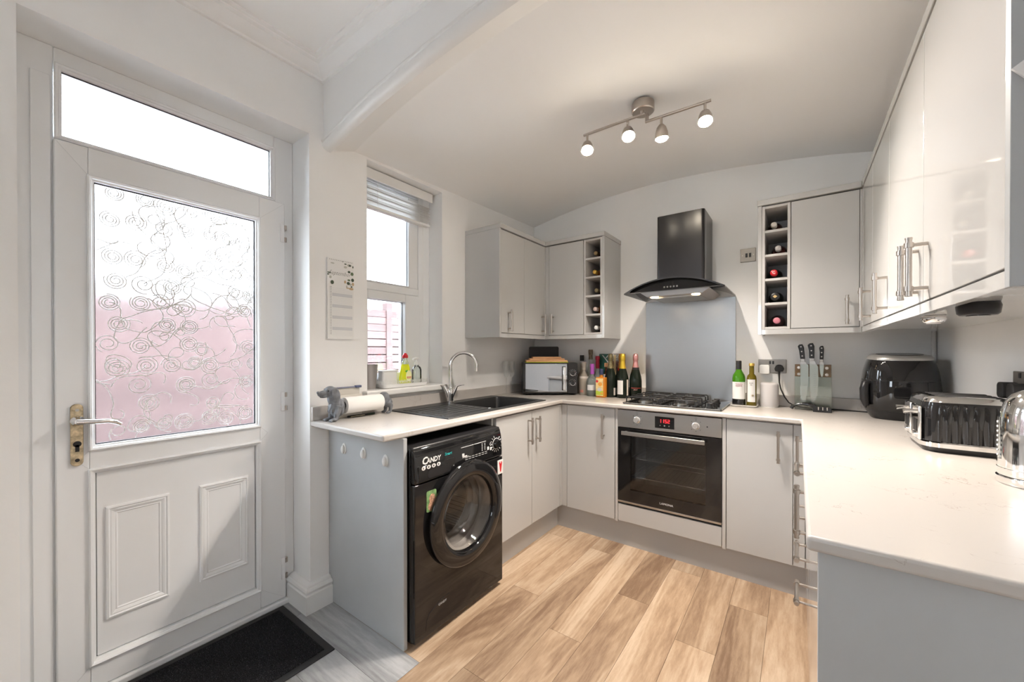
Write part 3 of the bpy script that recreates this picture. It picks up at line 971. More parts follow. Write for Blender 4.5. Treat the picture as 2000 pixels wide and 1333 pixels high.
# --- wall cabinets, left corner
CB, CT = 1.3475, 2.106
c = T('wall_cabinet', 'pale gloss two-door wall cabinet beside the window', 'cabinet', (0.155, 2.35, CB))
ob('carcass', bx((0.003, 2.062, 1.376), (0.290, DD - 0.003, 2.070)), M['carcass'], c, sm=0)
ob('side_panel', bx((0.002, 2.043, CB), (0.311, 2.061, 2.0745)), M['cab'], c, 0.001)
front_x(c, 0.310, 2.0635, 2.335, 1.379, 2.068, 1, (2.138, 1.4625), L=0.145)
front_x(c, 0.310, 2.3375, 2.613, 1.379, 2.068, 1, (2.572, 1.4625), L=0.145)
ob('corner_post', bx((0.290, 2.615, 1.376), (0.312, 2.645, 2.070)), M['cab'], c, 0.001)
ob('cornice', prism(N(), [(0.002, 2.043), (0.317, 2.043), (0.317, 2.615), (0.290, 2.645), (0.002, 2.645)], 'z', 2.0755, CT), M['cab'], c, 0.002)
ob('light_pelmet', bx((0.292, 2.0615, CB), (0.310, 2.625, 1.375)), M['cab'], c, 0.001)
c = T('wall_cabinet', 'pale gloss single-door wall cabinet above the microwave corner', 'cabinet', (0.48, 2.78, CB))
ob('carcass', bx((0.313, 2.645, 1.376), (0.638, DD - 0.003, 2.070)), M['carcass'], c, sm=0)
front_y(c, 2.6255, 0.345, 0.635, 1.379, 2.068, (0.385, 1.4625), L=0.145)
ob('corner_post', bx((0.313, 2.6275, 1.376), (0.343, 2.6445, 2.070)), M['cab'], c, 0.001)
ob('light_pelmet', bx((0.3105, 2.6255, CB), (0.7815, 2.6435, 1.375)), M['cab'], c, 0.001)
ob('cornice', prism(N(), [(0.318, 2.6155), (0.803, 2.6155), (0.803, DD - 0.002), (0.2905, DD - 0.002), (0.2905, 2.6456)], 'z', 2.0755, CT), M['cab'], c, 0.002)


def wine_rack(label, x0, x1, side, sx):
    """open five-hole rack between x0 and x1; side = extra end panel (from, to)"""
    c = T('wine_rack', label, 'wine rack', ((x0 + x1) / 2, 2.78, CB))
    ob('side_wall', bx((x0, 2.627, 1.376), (x0 + 0.014, DD - 0.003, 2.070)), M['carcass'], c, 0.001)
    ob('side_wall', bx((x1 - 0.014, 2.627, 1.376), (x1, DD - 0.003, 2.070)), M['carcass'], c, 0.001)
    ob('back', bx((x0 + 0.014, DD - 0.012, 1.376), (x1 - 0.014, DD - 0.003, 2.070)), M['carcass'], c, sm=0)
    p = (2.070 - 1.376 - 0.014) / 5
    for k in range(6):
        z = 1.376 + p * k
        ob('shelf', bx((x0 + 0.014, 2.630, z), (x1 - 0.014, DD - 0.012, z + 0.014)), M['carcass'], c, 0.001)
    ob('end_panel', bx((side[0], 2.6255, CB), (side[1], DD - 0.002, 2.0745)), M['cab'], c, 0.001)
    return [1.376 + p * k + 0.014 for k in range(5)]


zl = wine_rack('five-hole pale wine rack ending the left wall cabinets', 0.639, 0.781, (0.782, 0.799), 1)
zr = wine_rack('five-hole pale wine rack right of the extractor hood', 1.742, 1.874, (1.723, 1.741), -1)
c = T('wall_cabinet', 'pale grey single-door wall cabinet beside the right wine rack', 'cabinet', (2.02, 2.78, CB))
ob('carcass', bx((1.876, 2.645, 1.376), (2.185, DD - 0.003, 2.070)), M['carcass'], c, sm=0)
front_y(c, 2.6255, 1.877, 2.157, 1.379, 2.068, (2.108, 1.4625), L=0.145)
ob('corner_post', bx((2.159, 2.6275, 1.376), (2.187, 2.6445, 2.070)), M['cab'], c, 0.001)
ob('light_pelmet', bx((1.7415, 2.6255, CB), (2.166, 2.6435, 1.375)), M['cab'], c, 0.001)
ob('cornice', prism(N(), [(1.719, 2.6155), (2.1635, 2.6155), (2.186, 2.6456), (2.186, DD - 0.002), (1.719, DD - 0.002)], 'z', 2.0755, CT), M['cab'], c, 0.002)
WXR = 2.167
def right_wall_unit(label, y0, y1, fronts):
    c = T('wall_cabinet', label, 'cabinet', (2.33, (y0 + y1) / 2, CB))
    ob('carcass', bx((WXR + 0.020, y0 + 0.001, 1.376), (RW - 0.003, y1 - 0.001, 2.070)), M['carcass'], c, sm=0)
    for a, b, hy in fronts:
        front_x(c, WXR, a, b, 1.379, 2.068, -1, (hy, 1.4625), L=0.145)
    ob('light_pelmet', bx((WXR, y0, CB), (WXR + 0.018, y1, 1.375)), M['cab'], c, 0.001)
    ob('base_board', bx((WXR + 0.019, y0 + 0.001, 1.358), (RW - 0.003, y1 - 0.001, 1.3755)), M['cab'], c, sm=0)
    ob('cornice', bx((WXR - 0.003, y0, 2.0755), (RW - 0.003, y1 - 0.0005, CT)), M['cab'], c, 0.002)
    return c


c = right_wall_unit('large gloss two-door wall cabinet above the toaster and kettle', 0.937, 1.905, ((0.938, 1.4285, 1.383), (1.4315, 1.9035, 1.478)))
ob('end_panel', bx((WXR - 0.001, 0.917, CB), (RW - 0.003, 0.936, 2.0745)), M['panel'], c, 0.001, label='dark shaded grey end panel')
c = right_wall_unit('gloss wall cabinet in the right corner with two handles', 1.9055, 2.603, ((1.9065, 2.283, 1.93), (2.286, 2.602, 2.33)))
ob('corner_post', bx((WXR, 2.6045, 1.376), (WXR + 0.02, 2.625, 2.070)), M['cab'], c, 0.001)
# small sign on the cabinet end
sg = T('hanging_sign', 'small tilted white sign on the cabinet end panel', 'sign', (2.19, 0.915, 1.63))
def rot2(c, w, h, a):
    return [(c[0] + x * math.cos(a) - z * math.sin(a), c[1] + x * math.sin(a) + z * math.cos(a)) for x, z in ((-w, -h), (w, -h), (w, h), (-w, h))]
ob('plaque', prism(N(), rot2((2.198, 1.672), 0.026, 0.019, 0.62), 'y', 0.9125, 0.9165), M['paper'], sg, sm=0)
ob('print', prism(N(), rot2((2.197, 1.680), 0.019, 0.007, 0.62), 'y', 0.9119, 0.9124), M['print_dark'], sg, sm=0)

# puck lights under the right cabinets
pk = T('puck_light', 'black round light fixed under right wall cabinet', 'light', (2.225, 1.297, 1.325))
ob('housing', lathe(N(), [(0, 1.3575), (0.032, 1.3575), (0.034, 1.350), (0.032, 1.334), (0.028, 1.330), (0, 1.330)], (2.228, 1.297, 0), n=28), M['black'], pk)
ob('lens', lathe(N(), [(0, 1.3305), (0.018, 1.3305), (0.018, 1.328), (0, 1.328)], (2.228, 1.297, 0), n=20), M['black_gloss'], pk)
pk = T('puck_light', 'chrome round light fixed under right wall cabinet', 'light', (2.233, 1.69, 1.33))
ob('housing', lathe(N(), [(0, 1.3575), (0.026, 1.3575), (0.028, 1.352), (0.026, 1.344), (0.022, 1.338), (0.018, 1.336), (0, 1.336)], (2.236, 1.69, 0), n=28), M['chrome'], pk)
ob('lens', lathe(N(), [(0, 1.3365), (0.016, 1.3365), (0.015, 1.334), (0, 1.334)], (2.236, 1.69, 0), n=20), M['white'], pk)

l = bpy.data.lights.new('puck_lamp', 'SPOT')
l.energy, l.color, l.spot_size, l.spot_blend, l.shadow_soft_size = 3.0, (1.0, 0.82, 0.62), 2.7, 0.9, 0.02
lo = bpy.data.objects.new('puck_lamp', l)
COL.objects.link(lo)
lo.parent = pk
lo.location = Vector((2.236, 1.69, 1.329)) - pk.location

# ================================================================ WASHING MACHINE
wm = T('washing_machine', 'black front-loading washing machine under the left worktop', 'washing machine', (0.33, 1.365, 0.0))
WF = 0.628
Yc, Zc = 1.378, 0.487
ob('body', bx((0.06, 1.068, 0.022), (0.597, 1.072, 0.846)), M['black_gloss'], wm, 0.002)
ob('body_side', bx((0.06, 1.658, 0.022), (0.597, 1.662, 0.846)), M['black_gloss'], wm, 0.002)
ob('top', bx((0.06, 1.0685, 0.826), (0.612, 1.6615, 0.847)), M['black'], wm, 0.008, seg=3)
ob('back', bx((0.055, 1.068, 0.022), (0.06, 1.662, 0.846)), M['black'], wm)


def plate_with_hole(bm, y0, y1, z0, z1, yc, zc, r, xf, xb, n=64):
    """front plate facing +x with a round hole, outline sampled so each hole vertex meets the rim"""
    O, I = [], []
    for i in range(n):
        t = 2 * PI * i / n
        c, s = math.cos(t), math.sin(t)
        k = min(((y1 - yc) / c) if c > 1e-9 else ((y0 - yc) / c if c < -1e-9 else 9e9), ((z1 - zc) / s) if s > 1e-9 else ((z0 - zc) / s if s < -1e-9 else 9e9))
        O.append((yc + c * k, zc + s * k)); I.append((yc + c * r, zc + s * r))
    for a in ((y0, z0), (y1, z0), (y1, z1), (y0, z1)):        # move the nearest sample onto each corner
        j = min(range(n), key=lambda q: (O[q][0] - a[0]) ** 2 + (O[q][1] - a[1]) ** 2)
        O[j] = a
    V = [[bm.verts.new((x, *p)) for p in L] for x in (xf, xb) for L in (O, I)]
    fo, fi, bo, bi = V
    for i in range(n):
        j = (i + 1) % n
        bm.faces.new((fo[i], fo[j], fi[j], fi[i])); bm.faces.new((bo[i], bi[i], bi[j], bo[j]))
        bm.faces.new((fo[i], bo[i], bo[j], fo[j])); bm.faces.new((fi[i], fi[j], bi[j], bi[i]))
    return bm


ob('front_panel', plate_with_hole(N(), 1.0675, 1.6625, 0.026, 0.690, Yc, Zc, 0.196, WF, 0.598), M['black_gloss'], wm, 0.012, seg=3)
ob('control_panel', prism(N(), [(0.598, 0.6925), (WF, 0.6925), (WF + 0.001, 0.72), (WF - 0.004, 0.80), (WF - 0.014, 0.838), (0.598, 0.8455)], 'y', 1.0675, 1.6625), M['black_gloss'], wm, 0.010, seg=3)
dr = ob('soap_drawer', bx((WF - 0.004, 1.085, 0.696), (WF + 0.004, 1.300, 0.765)), M['black_gloss'], wm, 0.004)
ob('grip_recess', prism(N(), rrect(1.135, 1.275, 0.706, 0.742, 0.017, 6), 'x', WF + 0.0035, WF + 0.0048), M['black'], dr)
text('lettering', 'C', 0.043, M['print_white'], wm, frame_m((WF - 0.0012, 1.122, 0.783), (0, 1, 0), (-0.05, 0, 1)), 0.0004, shear=0.15, bold=0.0012)
text('lettering', 'ANDY', 0.030, M['print_white'], wm, frame_m((WF - 0.0010, 1.173, 0.780), (0, 1, 0), (-0.05, 0, 1)), 0.0004, shear=0.15, bold=0.0008, sx=0.95)
text('lettering', 'Smart', 0.019, M['print_teal'], wm, frame_m((WF - 0.0018, 1.262, 0.787), (0, 1, 0), (-0.05, 0, 1)), 0.0004, shear=0.2)
for k in range(4):
    y = 1.112 + 0.0285 * k
    bm = prism(N(), [(y + 0.011 * math.cos(t * PI / 8), 0.756 + 0.0085 * math.sin(t * PI / 8)) for t in range(16)], 'x', WF + 0.0035, WF + 0.0047)
    ob('icon', bm, M['print_white'], wm, sm=0)
    ob('icon_mark', bx((WF + 0.0046, y - 0.004, 0.752), (WF + 0.0050, y + (0.002 if k else 0.0), 0.760)), M['black'], wm, sm=0)
# display lines, dial and its marks
bm = N()
for y0, y1, z0, z1 in ((1.345, 1.432, 0.795, 0.7965), (1.437, 1.525, 0.795, 0.7965), (1.352, 1.40, 0.7465, 0.748), (1.352, 1.366, 0.752, 0.766), (1.356, 1.385, 0.749, 0.754)):
    box(bm, (WF - 0.002, y0, z0), (WF + 0.0005, y1, z1))
for k in range(7):
    box(bm, (WF - 0.002, 1.372 + 0.024 * k, 0.733), (WF + 0.0012, 1.389 + 0.024 * k, 0.7345)); box(bm, (WF - 0.002, 1.372 + 0.024 * k, 0.742), (WF + 0.0012, 1.389 + 0.024 * k, 0.7432))
for k in range(5):
    for q in (1.494, 1.515):
        box(bm, (WF - 0.003, q, 0.752 + 0.008 * k), (WF + 0.0006, q + 0.005, 0.755 + 0.008 * k))
box(bm, (WF - 0.003, 1.536, 0.747), (WF + 0.0007, 1.549, 0.763)); box(bm, (WF - 0.003, 1.558, 0.742), (WF + 0.0007, 1.571, 0.757))
tube(bm, [(WF - 0.001, 1.5645, 0.763), (WF - 0.002, 1.558, 0.772), (WF - 0.003, 1.5645, 0.781), (WF - 0.002, 1.571, 0.772)], 0.0016, 6, True)
ob('display_print', bm, M['print_white'], wm, sm=0)
ky, kz, kx = 1.606, 0.768, WF - 0.0005
bm = N()
for k in range(16):
    t = 2 * PI * k / 16
    if k in (3, 4):
        continue
    c, s = math.cos(t), math.sin(t)
    tube(bm, [(kx + 0.002 - 0.05 * s * 0.034, ky + c * 0.034, kz + s * 0.034), (kx + 0.002 - 0.05 * s * 0.044, ky + c * 0.044, kz + s * 0.044)], 0.0016, 5)
ob('dial_print', bm, M['print_white'], wm, sm=0)
dl = ob('dial', lathe(N(), [(0, 0.0), (0.029, 0.0), (0.029, 0.004), (0.025, 0.006), (0.022, 0.020), (0.019, 0.023), (0, 0.023)], (kx - 0.002, ky, kz), 'x', 30), M['black_gloss'], wm)
ob('dial_ring', tube(N(), [(kx + 0.003, ky + 0.0285 * math.cos(2 * PI * k / 32), kz + 0.0285 * math.sin(2 * PI * k / 32)) for k in range(32)], 0.0014, 6, True), M['print_white'], dl)
# door: outer ring, inner rim, glass bowl, gasket, drum
dprof = [(0.190, 0.002), (0.226, 0.002), (0.241, 0.008), (0.247, 0.018), (0.244, 0.026), (0.230, 0.033), (0.200, 0.036), (0.180, 0.034), (0.173, 0.026), (0.172, 0.006), (0.190, 0.002)]
dw = ob('door_ring', lathe(N(), dprof, (WF, Yc, Zc), 'x', 64), M['black_gloss'], wm, sm=60)
ob('door_grip', tube(N(), [(WF + 0.034, Yc + 0.204 * math.cos(t), Zc + 0.204 * math.sin(t)) for t in [(-0.45 + 0.95 * k / 10) for k in range(11)]], [0.004] + [0.011] * 9 + [0.004], 8), M['matt_black'], dw)
ob('glass_bowl', lathe(N(), [(0.175, 0.014), (0.162, 0.020), (0.152, 0.010), (0.140, -0.035), (0.120, -0.070), (0.075, -0.085), (0.0, -0.090), (0.0, -0.086), (0.073, -0.081), (0.117, -0.066), (0.136, -0.034), (0.148, 0.012), (0.161, 0.0235), (0.175, 0.018)], (WF, Yc, Zc), 'x', 48), M['washglass'], dw, sm=60)
M['gasket'] = mat('grey_rubber_gasket', (0.50, 0.48, 0.46), 0.4)
gp = []
for k in range(12):
    gp += [(0.196 - 0.004 * k + 0.003 * math.sin(k * 2.2), -0.004 - 0.012 * k)]
ob('gasket', lathe(N(), [(0.196, 0.0)] + gp + [(0.150, -0.14), (0.19, -0.14), (0.2, 0.0)], (WF, Yc, Zc), 'x', 48), M['gasket'], wm)
M['drum'] = mat('perforated_steel_drum', (0.85, 0.83, 0.80), 0.3, 0.55)
nt, p, nw, ln = nodes(M['drum'])
tc, mp, vo, lt = nw('TexCoord'), nw('Mapping'), nw('TexVoronoi'), nw('MapRange')
vo.inputs['Scale'].default_value = 110; vo.inputs['Randomness'].default_value = 0.05
lt.inputs['From Min'].default_value = 0.20; lt.inputs['From Max'].default_value = 0.30
ln(tc.outputs['Object'], vo.inputs['Vector']); ln(vo.outputs['Distance'], lt.inputs['Value'])
mxn = nw('Mix'); mxn.data_type = 'RGBA'; mxn.inputs[6].default_value = (0.03, 0.03, 0.03, 1); mxn.inputs[7].default_value = (0.85, 0.83, 0.80, 1)
ln(lt.outputs[0], mxn.inputs[0]); ln(mxn.outputs[2], p.inputs['Base Color'])
ob('drum', lathe(N(), [(0.150, -0.142), (0.235, -0.150), (0.240, -0.17), (0.240, -0.45), (0.225, -0.47), (0.0, -0.48), (0.0, -0.49), (0.245, -0.48), (0.250, -0.16), (0.20, -0.140)], (WF, Yc, Zc), 'x', 48), M['drum'], wm)
for k in range(3):
    t = 0.9 + 2 * PI * k / 3
    ob('paddle', prism(N(), [(Yc + (0.238 - d) * math.cos(t + e), Zc + (0.238 - d) * math.sin(t + e)) for d, e in ((0, -0.16), (0.06, -0.04), (0.06, 0.04), (0, 0.16))], 'x', WF - 0.44, WF - 0.17), M['drum'], wm, 0.006)
ob('filter_flap', prism(N(), [(1.125, 0.055), (1.27, 0.055), (1.27, 0.150), (1.22, 0.150), (1.145, 0.120), (1.13, 0.095)], 'x', WF - 0.001, WF + 0.0016), M['black_gloss'], wm, 0.001)
text('lettering', 'CANDY', 0.014, M['print_grey'], wm, frame_m((WF + 0.0018, 1.222, 0.130), (0, 1, 0), (0, 0, 1)), 0.0002)
for x in (0.12, 0.57):
    for y in (1.11, 1.62):
        ob('foot', lathe(N(), [(0, 0), (0.022, 0), (0.022, 0.012), (0.010, 0.016), (0.010, 0.0255), (0, 0.0255)], (x, y, 0), n=14), M['black'], wm)
mg = T('photo_magnet', 'rounded photo magnet of a tan fluffy dog on grass', 'magnet', (WF, 1.157, 0.56))
ob('card', prism(N(), rrect(1.130, 1.186, 0.560, 0.650, 0.008), 'x', WF + 0.0003, WF + 0.0022), mat('grass_green_print', (0.22, 0.38, 0.16), 0.4, var=(60, 0.4)), mg, sm=0)
fur = mat('tan_fur_print', (0.62, 0.36, 0.24), 0.5, var=(120, 0.5))
bm = prism(N(), [(1.161 + 0.017 * math.cos(t * PI / 9), 0.615 + 0.020 * math.sin(t * PI / 9)) for t in range(18)], 'x', WF + 0.0021, WF + 0.0028)
prism(bm, [(1.160 + 0.022 * math.cos(t * PI / 9), 0.583 + 0.022 * math.sin(t * PI / 9)) for t in range(18)], 'x', WF + 0.0021, WF + 0.0026)
ob('picture', bm, fur, mg, sm=0)
mg = T('square_magnet', 'white square magnet with a red lobster shape', 'magnet', (WF, 1.640, 0.60))
ob('card', bx((WF + 0.0003, 1.617, 0.600), (WF + 0.004, 1.664, 0.674)), M['white'], mg, 0.001)
bm = prism(N(), [(1.638, 0.612), (1.645, 0.612), (1.650, 0.640), (1.654, 0.660), (1.647, 0.668), (1.644, 0.656), (1.639, 0.656), (1.636, 0.668), (1.629, 0.660), (1.633, 0.640)], 'x', WF + 0.0039, WF + 0.0046)
ob('picture', bm, M['red'], mg, sm=0)

# ================================================================ OVEN
OX0, OX1, OT, OB = 0.9745, 1.5685, 0.8795, 0.2870
ov = T('oven', 'built-in electric oven with steel control panel and black glass door', 'oven', (1.27, 2.7, 0.27))
OY = YB - 0.004
ob('control_panel', bx((OX0, OY, 0.770), (OX1, OY + 0.028, OT)), M['steel'], ov, 0.002)
bm = bx((1.0, YB + 0.03, 0.275), (1.545, DD - 0.05, 0.285))                # cavity shell
box(bm, (1.0, YB + 0.03, 0.735), (1.545, DD - 0.05, 0.745)); box(bm, (1.0, YB + 0.03, 0.285), (1.01, DD - 0.05, 0.735)); box(bm, (1.535, YB + 0.03, 0.285), (1.545, DD - 0.05, 0.735)); box(bm, (1.01, DD - 0.06, 0.285), (1.535, DD - 0.05, 0.735))
ob('cavity', bm, mat('grey_oven_enamel', (0.36, 0.36, 0.36), 0.3), ov, sm=0)
# door: black glass round a tinted window
WX0, WX1, WZ0, WZ1 = 1.055, 1.488, 0.375, 0.715
bm = N()
for a, b in (((OX0, 0.300), (OX1, WZ0)), ((OX0, WZ1), (OX1, 0.766)), ((OX0, WZ0), (WX0, WZ1)), ((WX1, WZ0), (OX1, WZ1))):
    box(bm, (a[0], OY, a[1]), (b[0], OY + 0.026, b[1]))
od = ob('door', bm, M['black_gloss'], ov, sm=0)
ob('window', bx((WX0, OY + 0.0005, WZ0), (WX1, OY + 0.004, WZ1)), M['ovenglass'], od, sm=0)
bm = bx((1.012, OY - 0.046, 0.728), (1.490, OY - 0.036, 0.752))
for x in (1.03, 1.472):
    box(bm, (x - 0.008, OY - 0.037, 0.733), (x + 0.008, OY, 0.747))
ob('handle', bm, M['steel'], od, 0.002, label='flat steel bar handle')
ob('bottom_trim', bx((OX0, OY, OB), (OX1, OY + 0.026, 0.2995)), M['steel'], ov, 0.001)
text('lettering', 'LAMONA', 0.017, M['print_white'], od, frame_m((1.274, OY - 0.0003, 0.333), (1, 0, 0), (0, 0, 1)), 0.0002, sx=1.1)
for z in (0.44, 0.56):
    bm = N()
    for k in range(2):
        tube(bm, [(1.02, YB + 0.07 + 0.33 * k, z), (1.525, YB + 0.07 + 0.33 * k, z)], 0.003, 6)
    for k in range(18):
        tube(bm, [(1.03 + 0.0285 * k, YB + 0.07, z), (1.03 + 0.0285 * k, YB + 0.40, z)], 0.0015, 5)
    ob('wire_rack', bm, M['chrome'], ov, sm=60)
for x in (1.098, 1.437):
    kn = ob('knob', lathe(N(), [(0, 0), (0.021, 0), (0.021, -0.006), (0.0165, -0.008), (0.0160, -0.026), (0.0145, -0.028), (0, -0.028)], (x, OY, 0.825), 'y', 28), mat('satin_silver', (0.80, 0.79, 0.78), 0.25, 0.8), ov, label='round silver knob')
    bm = N()
    for k in range(8):
        t = 2 * PI * k / 8 + PI / 2
        if k in (2, 6):
            continue
        box(bm, (x + 0.032 * math.cos(t) - 0.002, OY - 0.0006, 0.825 + 0.032 * math.sin(t) - 0.0016), (x + 0.032 * math.cos(t) + 0.002, OY, 0.825 + 0.032 * math.sin(t) + 0.0016))
    ob('knob_marks', bm, M['print_dark'], ov, sm=0)
    ob('knob_symbol', tube(N(), [(x + 0.005 * math.cos(2 * PI * k / 12), OY - 0.0003, 0.868 + 0.005 * math.sin(2 * PI * k / 12)) for k in range(12)], 0.0005, 4, True), M['print_dark'], ov, sm=0)
ob('indicator_lamp', cyl(N(), (1.496, OY - 0.0012, 0.825), (1.496, OY, 0.825), 0.004, n=12), M['black'], ov)
ds = ob('display', bx((1.207, OY - 0.0015, 0.789), (1.319, OY + 0.002, 0.858)), M['black_gloss'], ov, 0.0008)


def seg7(ch, x, z, w, h, t):
    S7 = {'1': 'bc', '5': 'afgcd', '2': 'abged'}[ch]
    out = []
    for s in S7:
        out.append({'a': ((x, z + h - t), (x + w, z + h)), 'g': ((x, z + h / 2 - t / 2), (x + w, z + h / 2 + t / 2)), 'd': ((x, z), (x + w, z + t)),
                    'b': ((x + w - t, z + h / 2), (x + w, z + h)), 'c': ((x + w - t, z), (x + w, z + h / 2)), 'e': ((x, z), (x + t, z + h / 2)), 'f': ((x, z + h / 2), (x + t, z + h))}[s])
    return out


bm = N()
for k, ch in enumerate('1152'):
    for a, b in seg7(ch, 1.232 + 0.0165 * k, 0.822, 0.0115, 0.021, 0.0026):
        box(bm, (a[0], OY - 0.0019, a[1]), (b[0], OY - 0.0014, b[1]))
ob('clock_digits', bm, M['led'], ds, sm=0, label='red clock digits reading 1152')
for k in range(3):
    ob('button', cyl(N(), (1.238 + 0.0255 * k, OY - 0.0022, 0.805), (1.238 + 0.0255 * k, OY - 0.0014, 0.805), 0.0045 if k == 1 else 0.003, n=12), M['pot'], ds)

# ================================================================ HOB
HZ = WT
hb = T('gas_hob', 'black glass gas hob with four burners and wire pan supports', 'hob', (1.28, 2.68, HZ))
HX0, HX1, HY0, HY1 = 0.999, 1.564, 2.452, 2.902
ob('glass_base', prism(N(), rrect(HX0, HX1, HY0, HY1, 0.008), 'z', HZ, HZ + 0.008), M['black_gloss'], hb, 0.002)
bm = N()
for a, b in (((HX0, HY0), (HX1, HY0 + 0.006)), ((HX0, HY1 - 0.006), (HX1, HY1)), ((HX0, HY0), (HX0 + 0.006, HY1)), ((HX1 - 0.006, HY0), (HX1, HY1))):
    box(bm, (a[0], a[1], HZ + 0.004), (b[0], b[1], HZ + 0.010))
ob('steel_trim', bm, M['steel'], hb)
burn = ((1.105, 2.575, 0.036), (1.325, 2.560, 0.028), (1.115, 2.785, 0.028), (1.330, 2.785, 0.040))
for x, y, r in burn:
    b_ = ob('burner', lathe(N(), [(0, HZ + 0.008), (r * 1.25, HZ + 0.008), (r * 1.25, HZ + 0.012), (r, HZ + 0.014), (r * 1.05, HZ + 0.024), (0, HZ + 0.024)], (x, y, 0), n=28), M['steel'], hb)
    ob('burner_cap', lathe(N(), [(0, HZ + 0.024), (r * 0.92, HZ + 0.024), (r * 0.92, HZ + 0.029), (r * 0.8, HZ + 0.031), (0, HZ + 0.031)], (x, y, 0), n=28), M['matt_black'], b_)
for gx0, gx1 in ((1.015, 1.212), (1.222, 1.425)):
    bm = N()
    z1 = HZ + 0.046
    for y in (2.475, 2.865):
        tube(bm, [(gx0, y, HZ + 0.012), (gx0, y, z1 - 0.006), (gx0 + 0.006, y, z1), (gx1 - 0.006, y, z1), (gx1, y, z1 - 0.006), (gx1, y, HZ + 0.012)], 0.0042, 8)
    for x in (gx0 + 0.004, gx1 - 0.004):
        tube(bm, [(x, 2.475, HZ + 0.014), (x, 2.865, HZ + 0.014)], 0.004, 8)
    gc = (gx0 + gx1) / 2
    for y in (2.57, 2.785):
        for s in (-1, 1):
            e = gx0 if s < 0 else gx1
            tube(bm, [(e, y, HZ + 0.012), (e, y, z1 - 0.006), (e - s * 0.006, y, z1), (gc + s * 0.022, y, z1)], 0.0042, 8)
    for s, y0 in ((1, 2.475), (-1, 2.865)):
        tube(bm, [(gc, y0, z1), (gc, y0 + s * 0.075, z1)], 0.0042, 8)
    for y in (2.64, 2.70):
        tube(bm, [(gc, y - 0.03, z1), (gc, y + 0.03, z1)], 0.0042, 8)
    tube(bm, [(gx0, 2.67, HZ + 0.012), (gx0, 2.67, z1 - 0.006), (gx0 + 0.006, 2.67, z1), (gx1 - 0.006, 2.67, z1), (gx1, 2.67, z1 - 0.006), (gx1, 2.67, HZ + 0.012)], 0.0042, 8)
    ob('pan_support', bm, M['matt_black'], hb, sm=60)
for k in range(4):
    y = 2.535 + 0.082 * k
    kb = ob('knob', lathe(N(), [(0, HZ + 0.008), (0.021, HZ + 0.008), (0.020, HZ + 0.013), (0.017, HZ + 0.015), (0.0155, HZ + 0.032), (0, HZ + 0.033)], (1.492, y, 0), n=24), M['black'], hb)
    ob('knob_grip', bx((1.476, y - 0.004, HZ + 0.014), (1.508, y + 0.004, HZ + 0.036)), M['black'], kb, 0.003)

# ================================================================ SPLASHBACK AND EXTRACTOR
sb = ob('splashback', bx((0.9955, DD - 0.006, 0.9155), (1.578, DD - 0.0005, 1.612)), M['brushed'], bev=0.0008, org=(1.287, DD, 0.92))
tag(sb, 'brushed steel splashback sheet behind the hob', 'splashback')
hd = T('extractor_hood', 'black chimney extractor hood with curved glass canopy', 'extractor hood', (1.29, 2.8, 1.59))
CX0, CX1, CYF = 1.150, 1.438, 2.662
ch = ob('chimney', prism(N(), rrect(CX0, CX1, CYF, DD + 0.03, 0.018, 5), 'z', 1.665, 2.142), M['black_metal'], hd)
for v in ch.data.vertices:                                   # keep the back flat on the wall
    v.co.y = min(v.co.y, DD - 0.001 - 2.8)
HC = (0.9985 + 1.577) / 2


def canopy_z(x):
    t = (x - HC) / 0.289
    return 1.618 + 0.075 * (1 - t * t)


bm = N()
K = 28
rows = []
for i in range(K + 1):
    x = 0.9985 + (1.577 - 0.9985) * i / K
    t = (x - HC) / 0.289
    yf = 2.452 + 0.02 * t * t
    z = canopy_z(x)
    rows.append([bm.verts.new(q) for q in ((x, yf, z), (x, DD - 0.004, z), (x, DD - 0.004, z + 0.006), (x, yf, z + 0.006))])
for A, B in zip(rows, rows[1:]):
    for k in range(4):
        j = (k + 1) % 4
        bm.faces.new((A[k], A[j], B[j], B[k]))
bm.faces.new(rows[0]); bm.faces.new(rows[-1][::-1])
ob('glass_canopy', bm, M['hoodglass'], hd, sm=50)
bm = N()
for i in range(K):
    xa, xb = (0.9985 + (1.577 - 0.9985) * q / K for q in (i, i + 1))
    ta, tb = ((q - HC) / 0.289 for q in (xa, xb))
    A = [bm.verts.new((xa, 2.4515 + 0.02 * ta * ta + d, canopy_z(xa) + e)) for d, e in ((-0.0005, -0.001), (0.004, -0.001), (0.004, 0.007), (-0.0005, 0.007))]
    B = [bm.verts.new((xb, 2.4515 + 0.02 * tb * tb + d, canopy_z(xb) + e)) for d, e in ((-0.0005, -0.001), (0.004, -0.001), (0.004, 0.007), (-0.0005, 0.007))]
    for k in range(4):
        j = (k + 1) % 4
        bm.faces.new((A[k], A[j], B[j], B[k]))
ob('canopy_edge', bm, M['black_metal'], hd, sm=50)
# motor body under the glass: arched black front strip, grey filter below
HW = 0.262
up = [(HC - HW + 2 * HW * k / 20, canopy_z(HC - HW + 2 * HW * k / 20) - 0.0015) for k in range(21)]
ob('front_strip', prism(N(), up[::-1], 'y', 2.500, 2.530), M['black_gloss'], hd)
ob('motor_body', prism(N(), [(1.125, 1.600), (1.450, 1.600), (1.490, 1.628), (1.440, canopy_z(1.440) - 0.003), (HC, canopy_z(HC) - 0.003), (1.135, canopy_z(1.135) - 0.003), (1.085, 1.628)], 'y', 2.531, DD - 0.006), M['pot'], hd, 0.002)
ob('grease_filter', bx((1.150, 2.60, 1.594), (1.425, 2.86, 1.6005)), M['steel'], hd, 0.001)
for k in range(5):
    ob('button', cyl(N(), (1.243 + 0.0185 * k, 2.4965, 1.648), (1.243 + 0.0185 * k, 2.5005, 1.648), 0.0055, n=14), M['chrome'], hd)
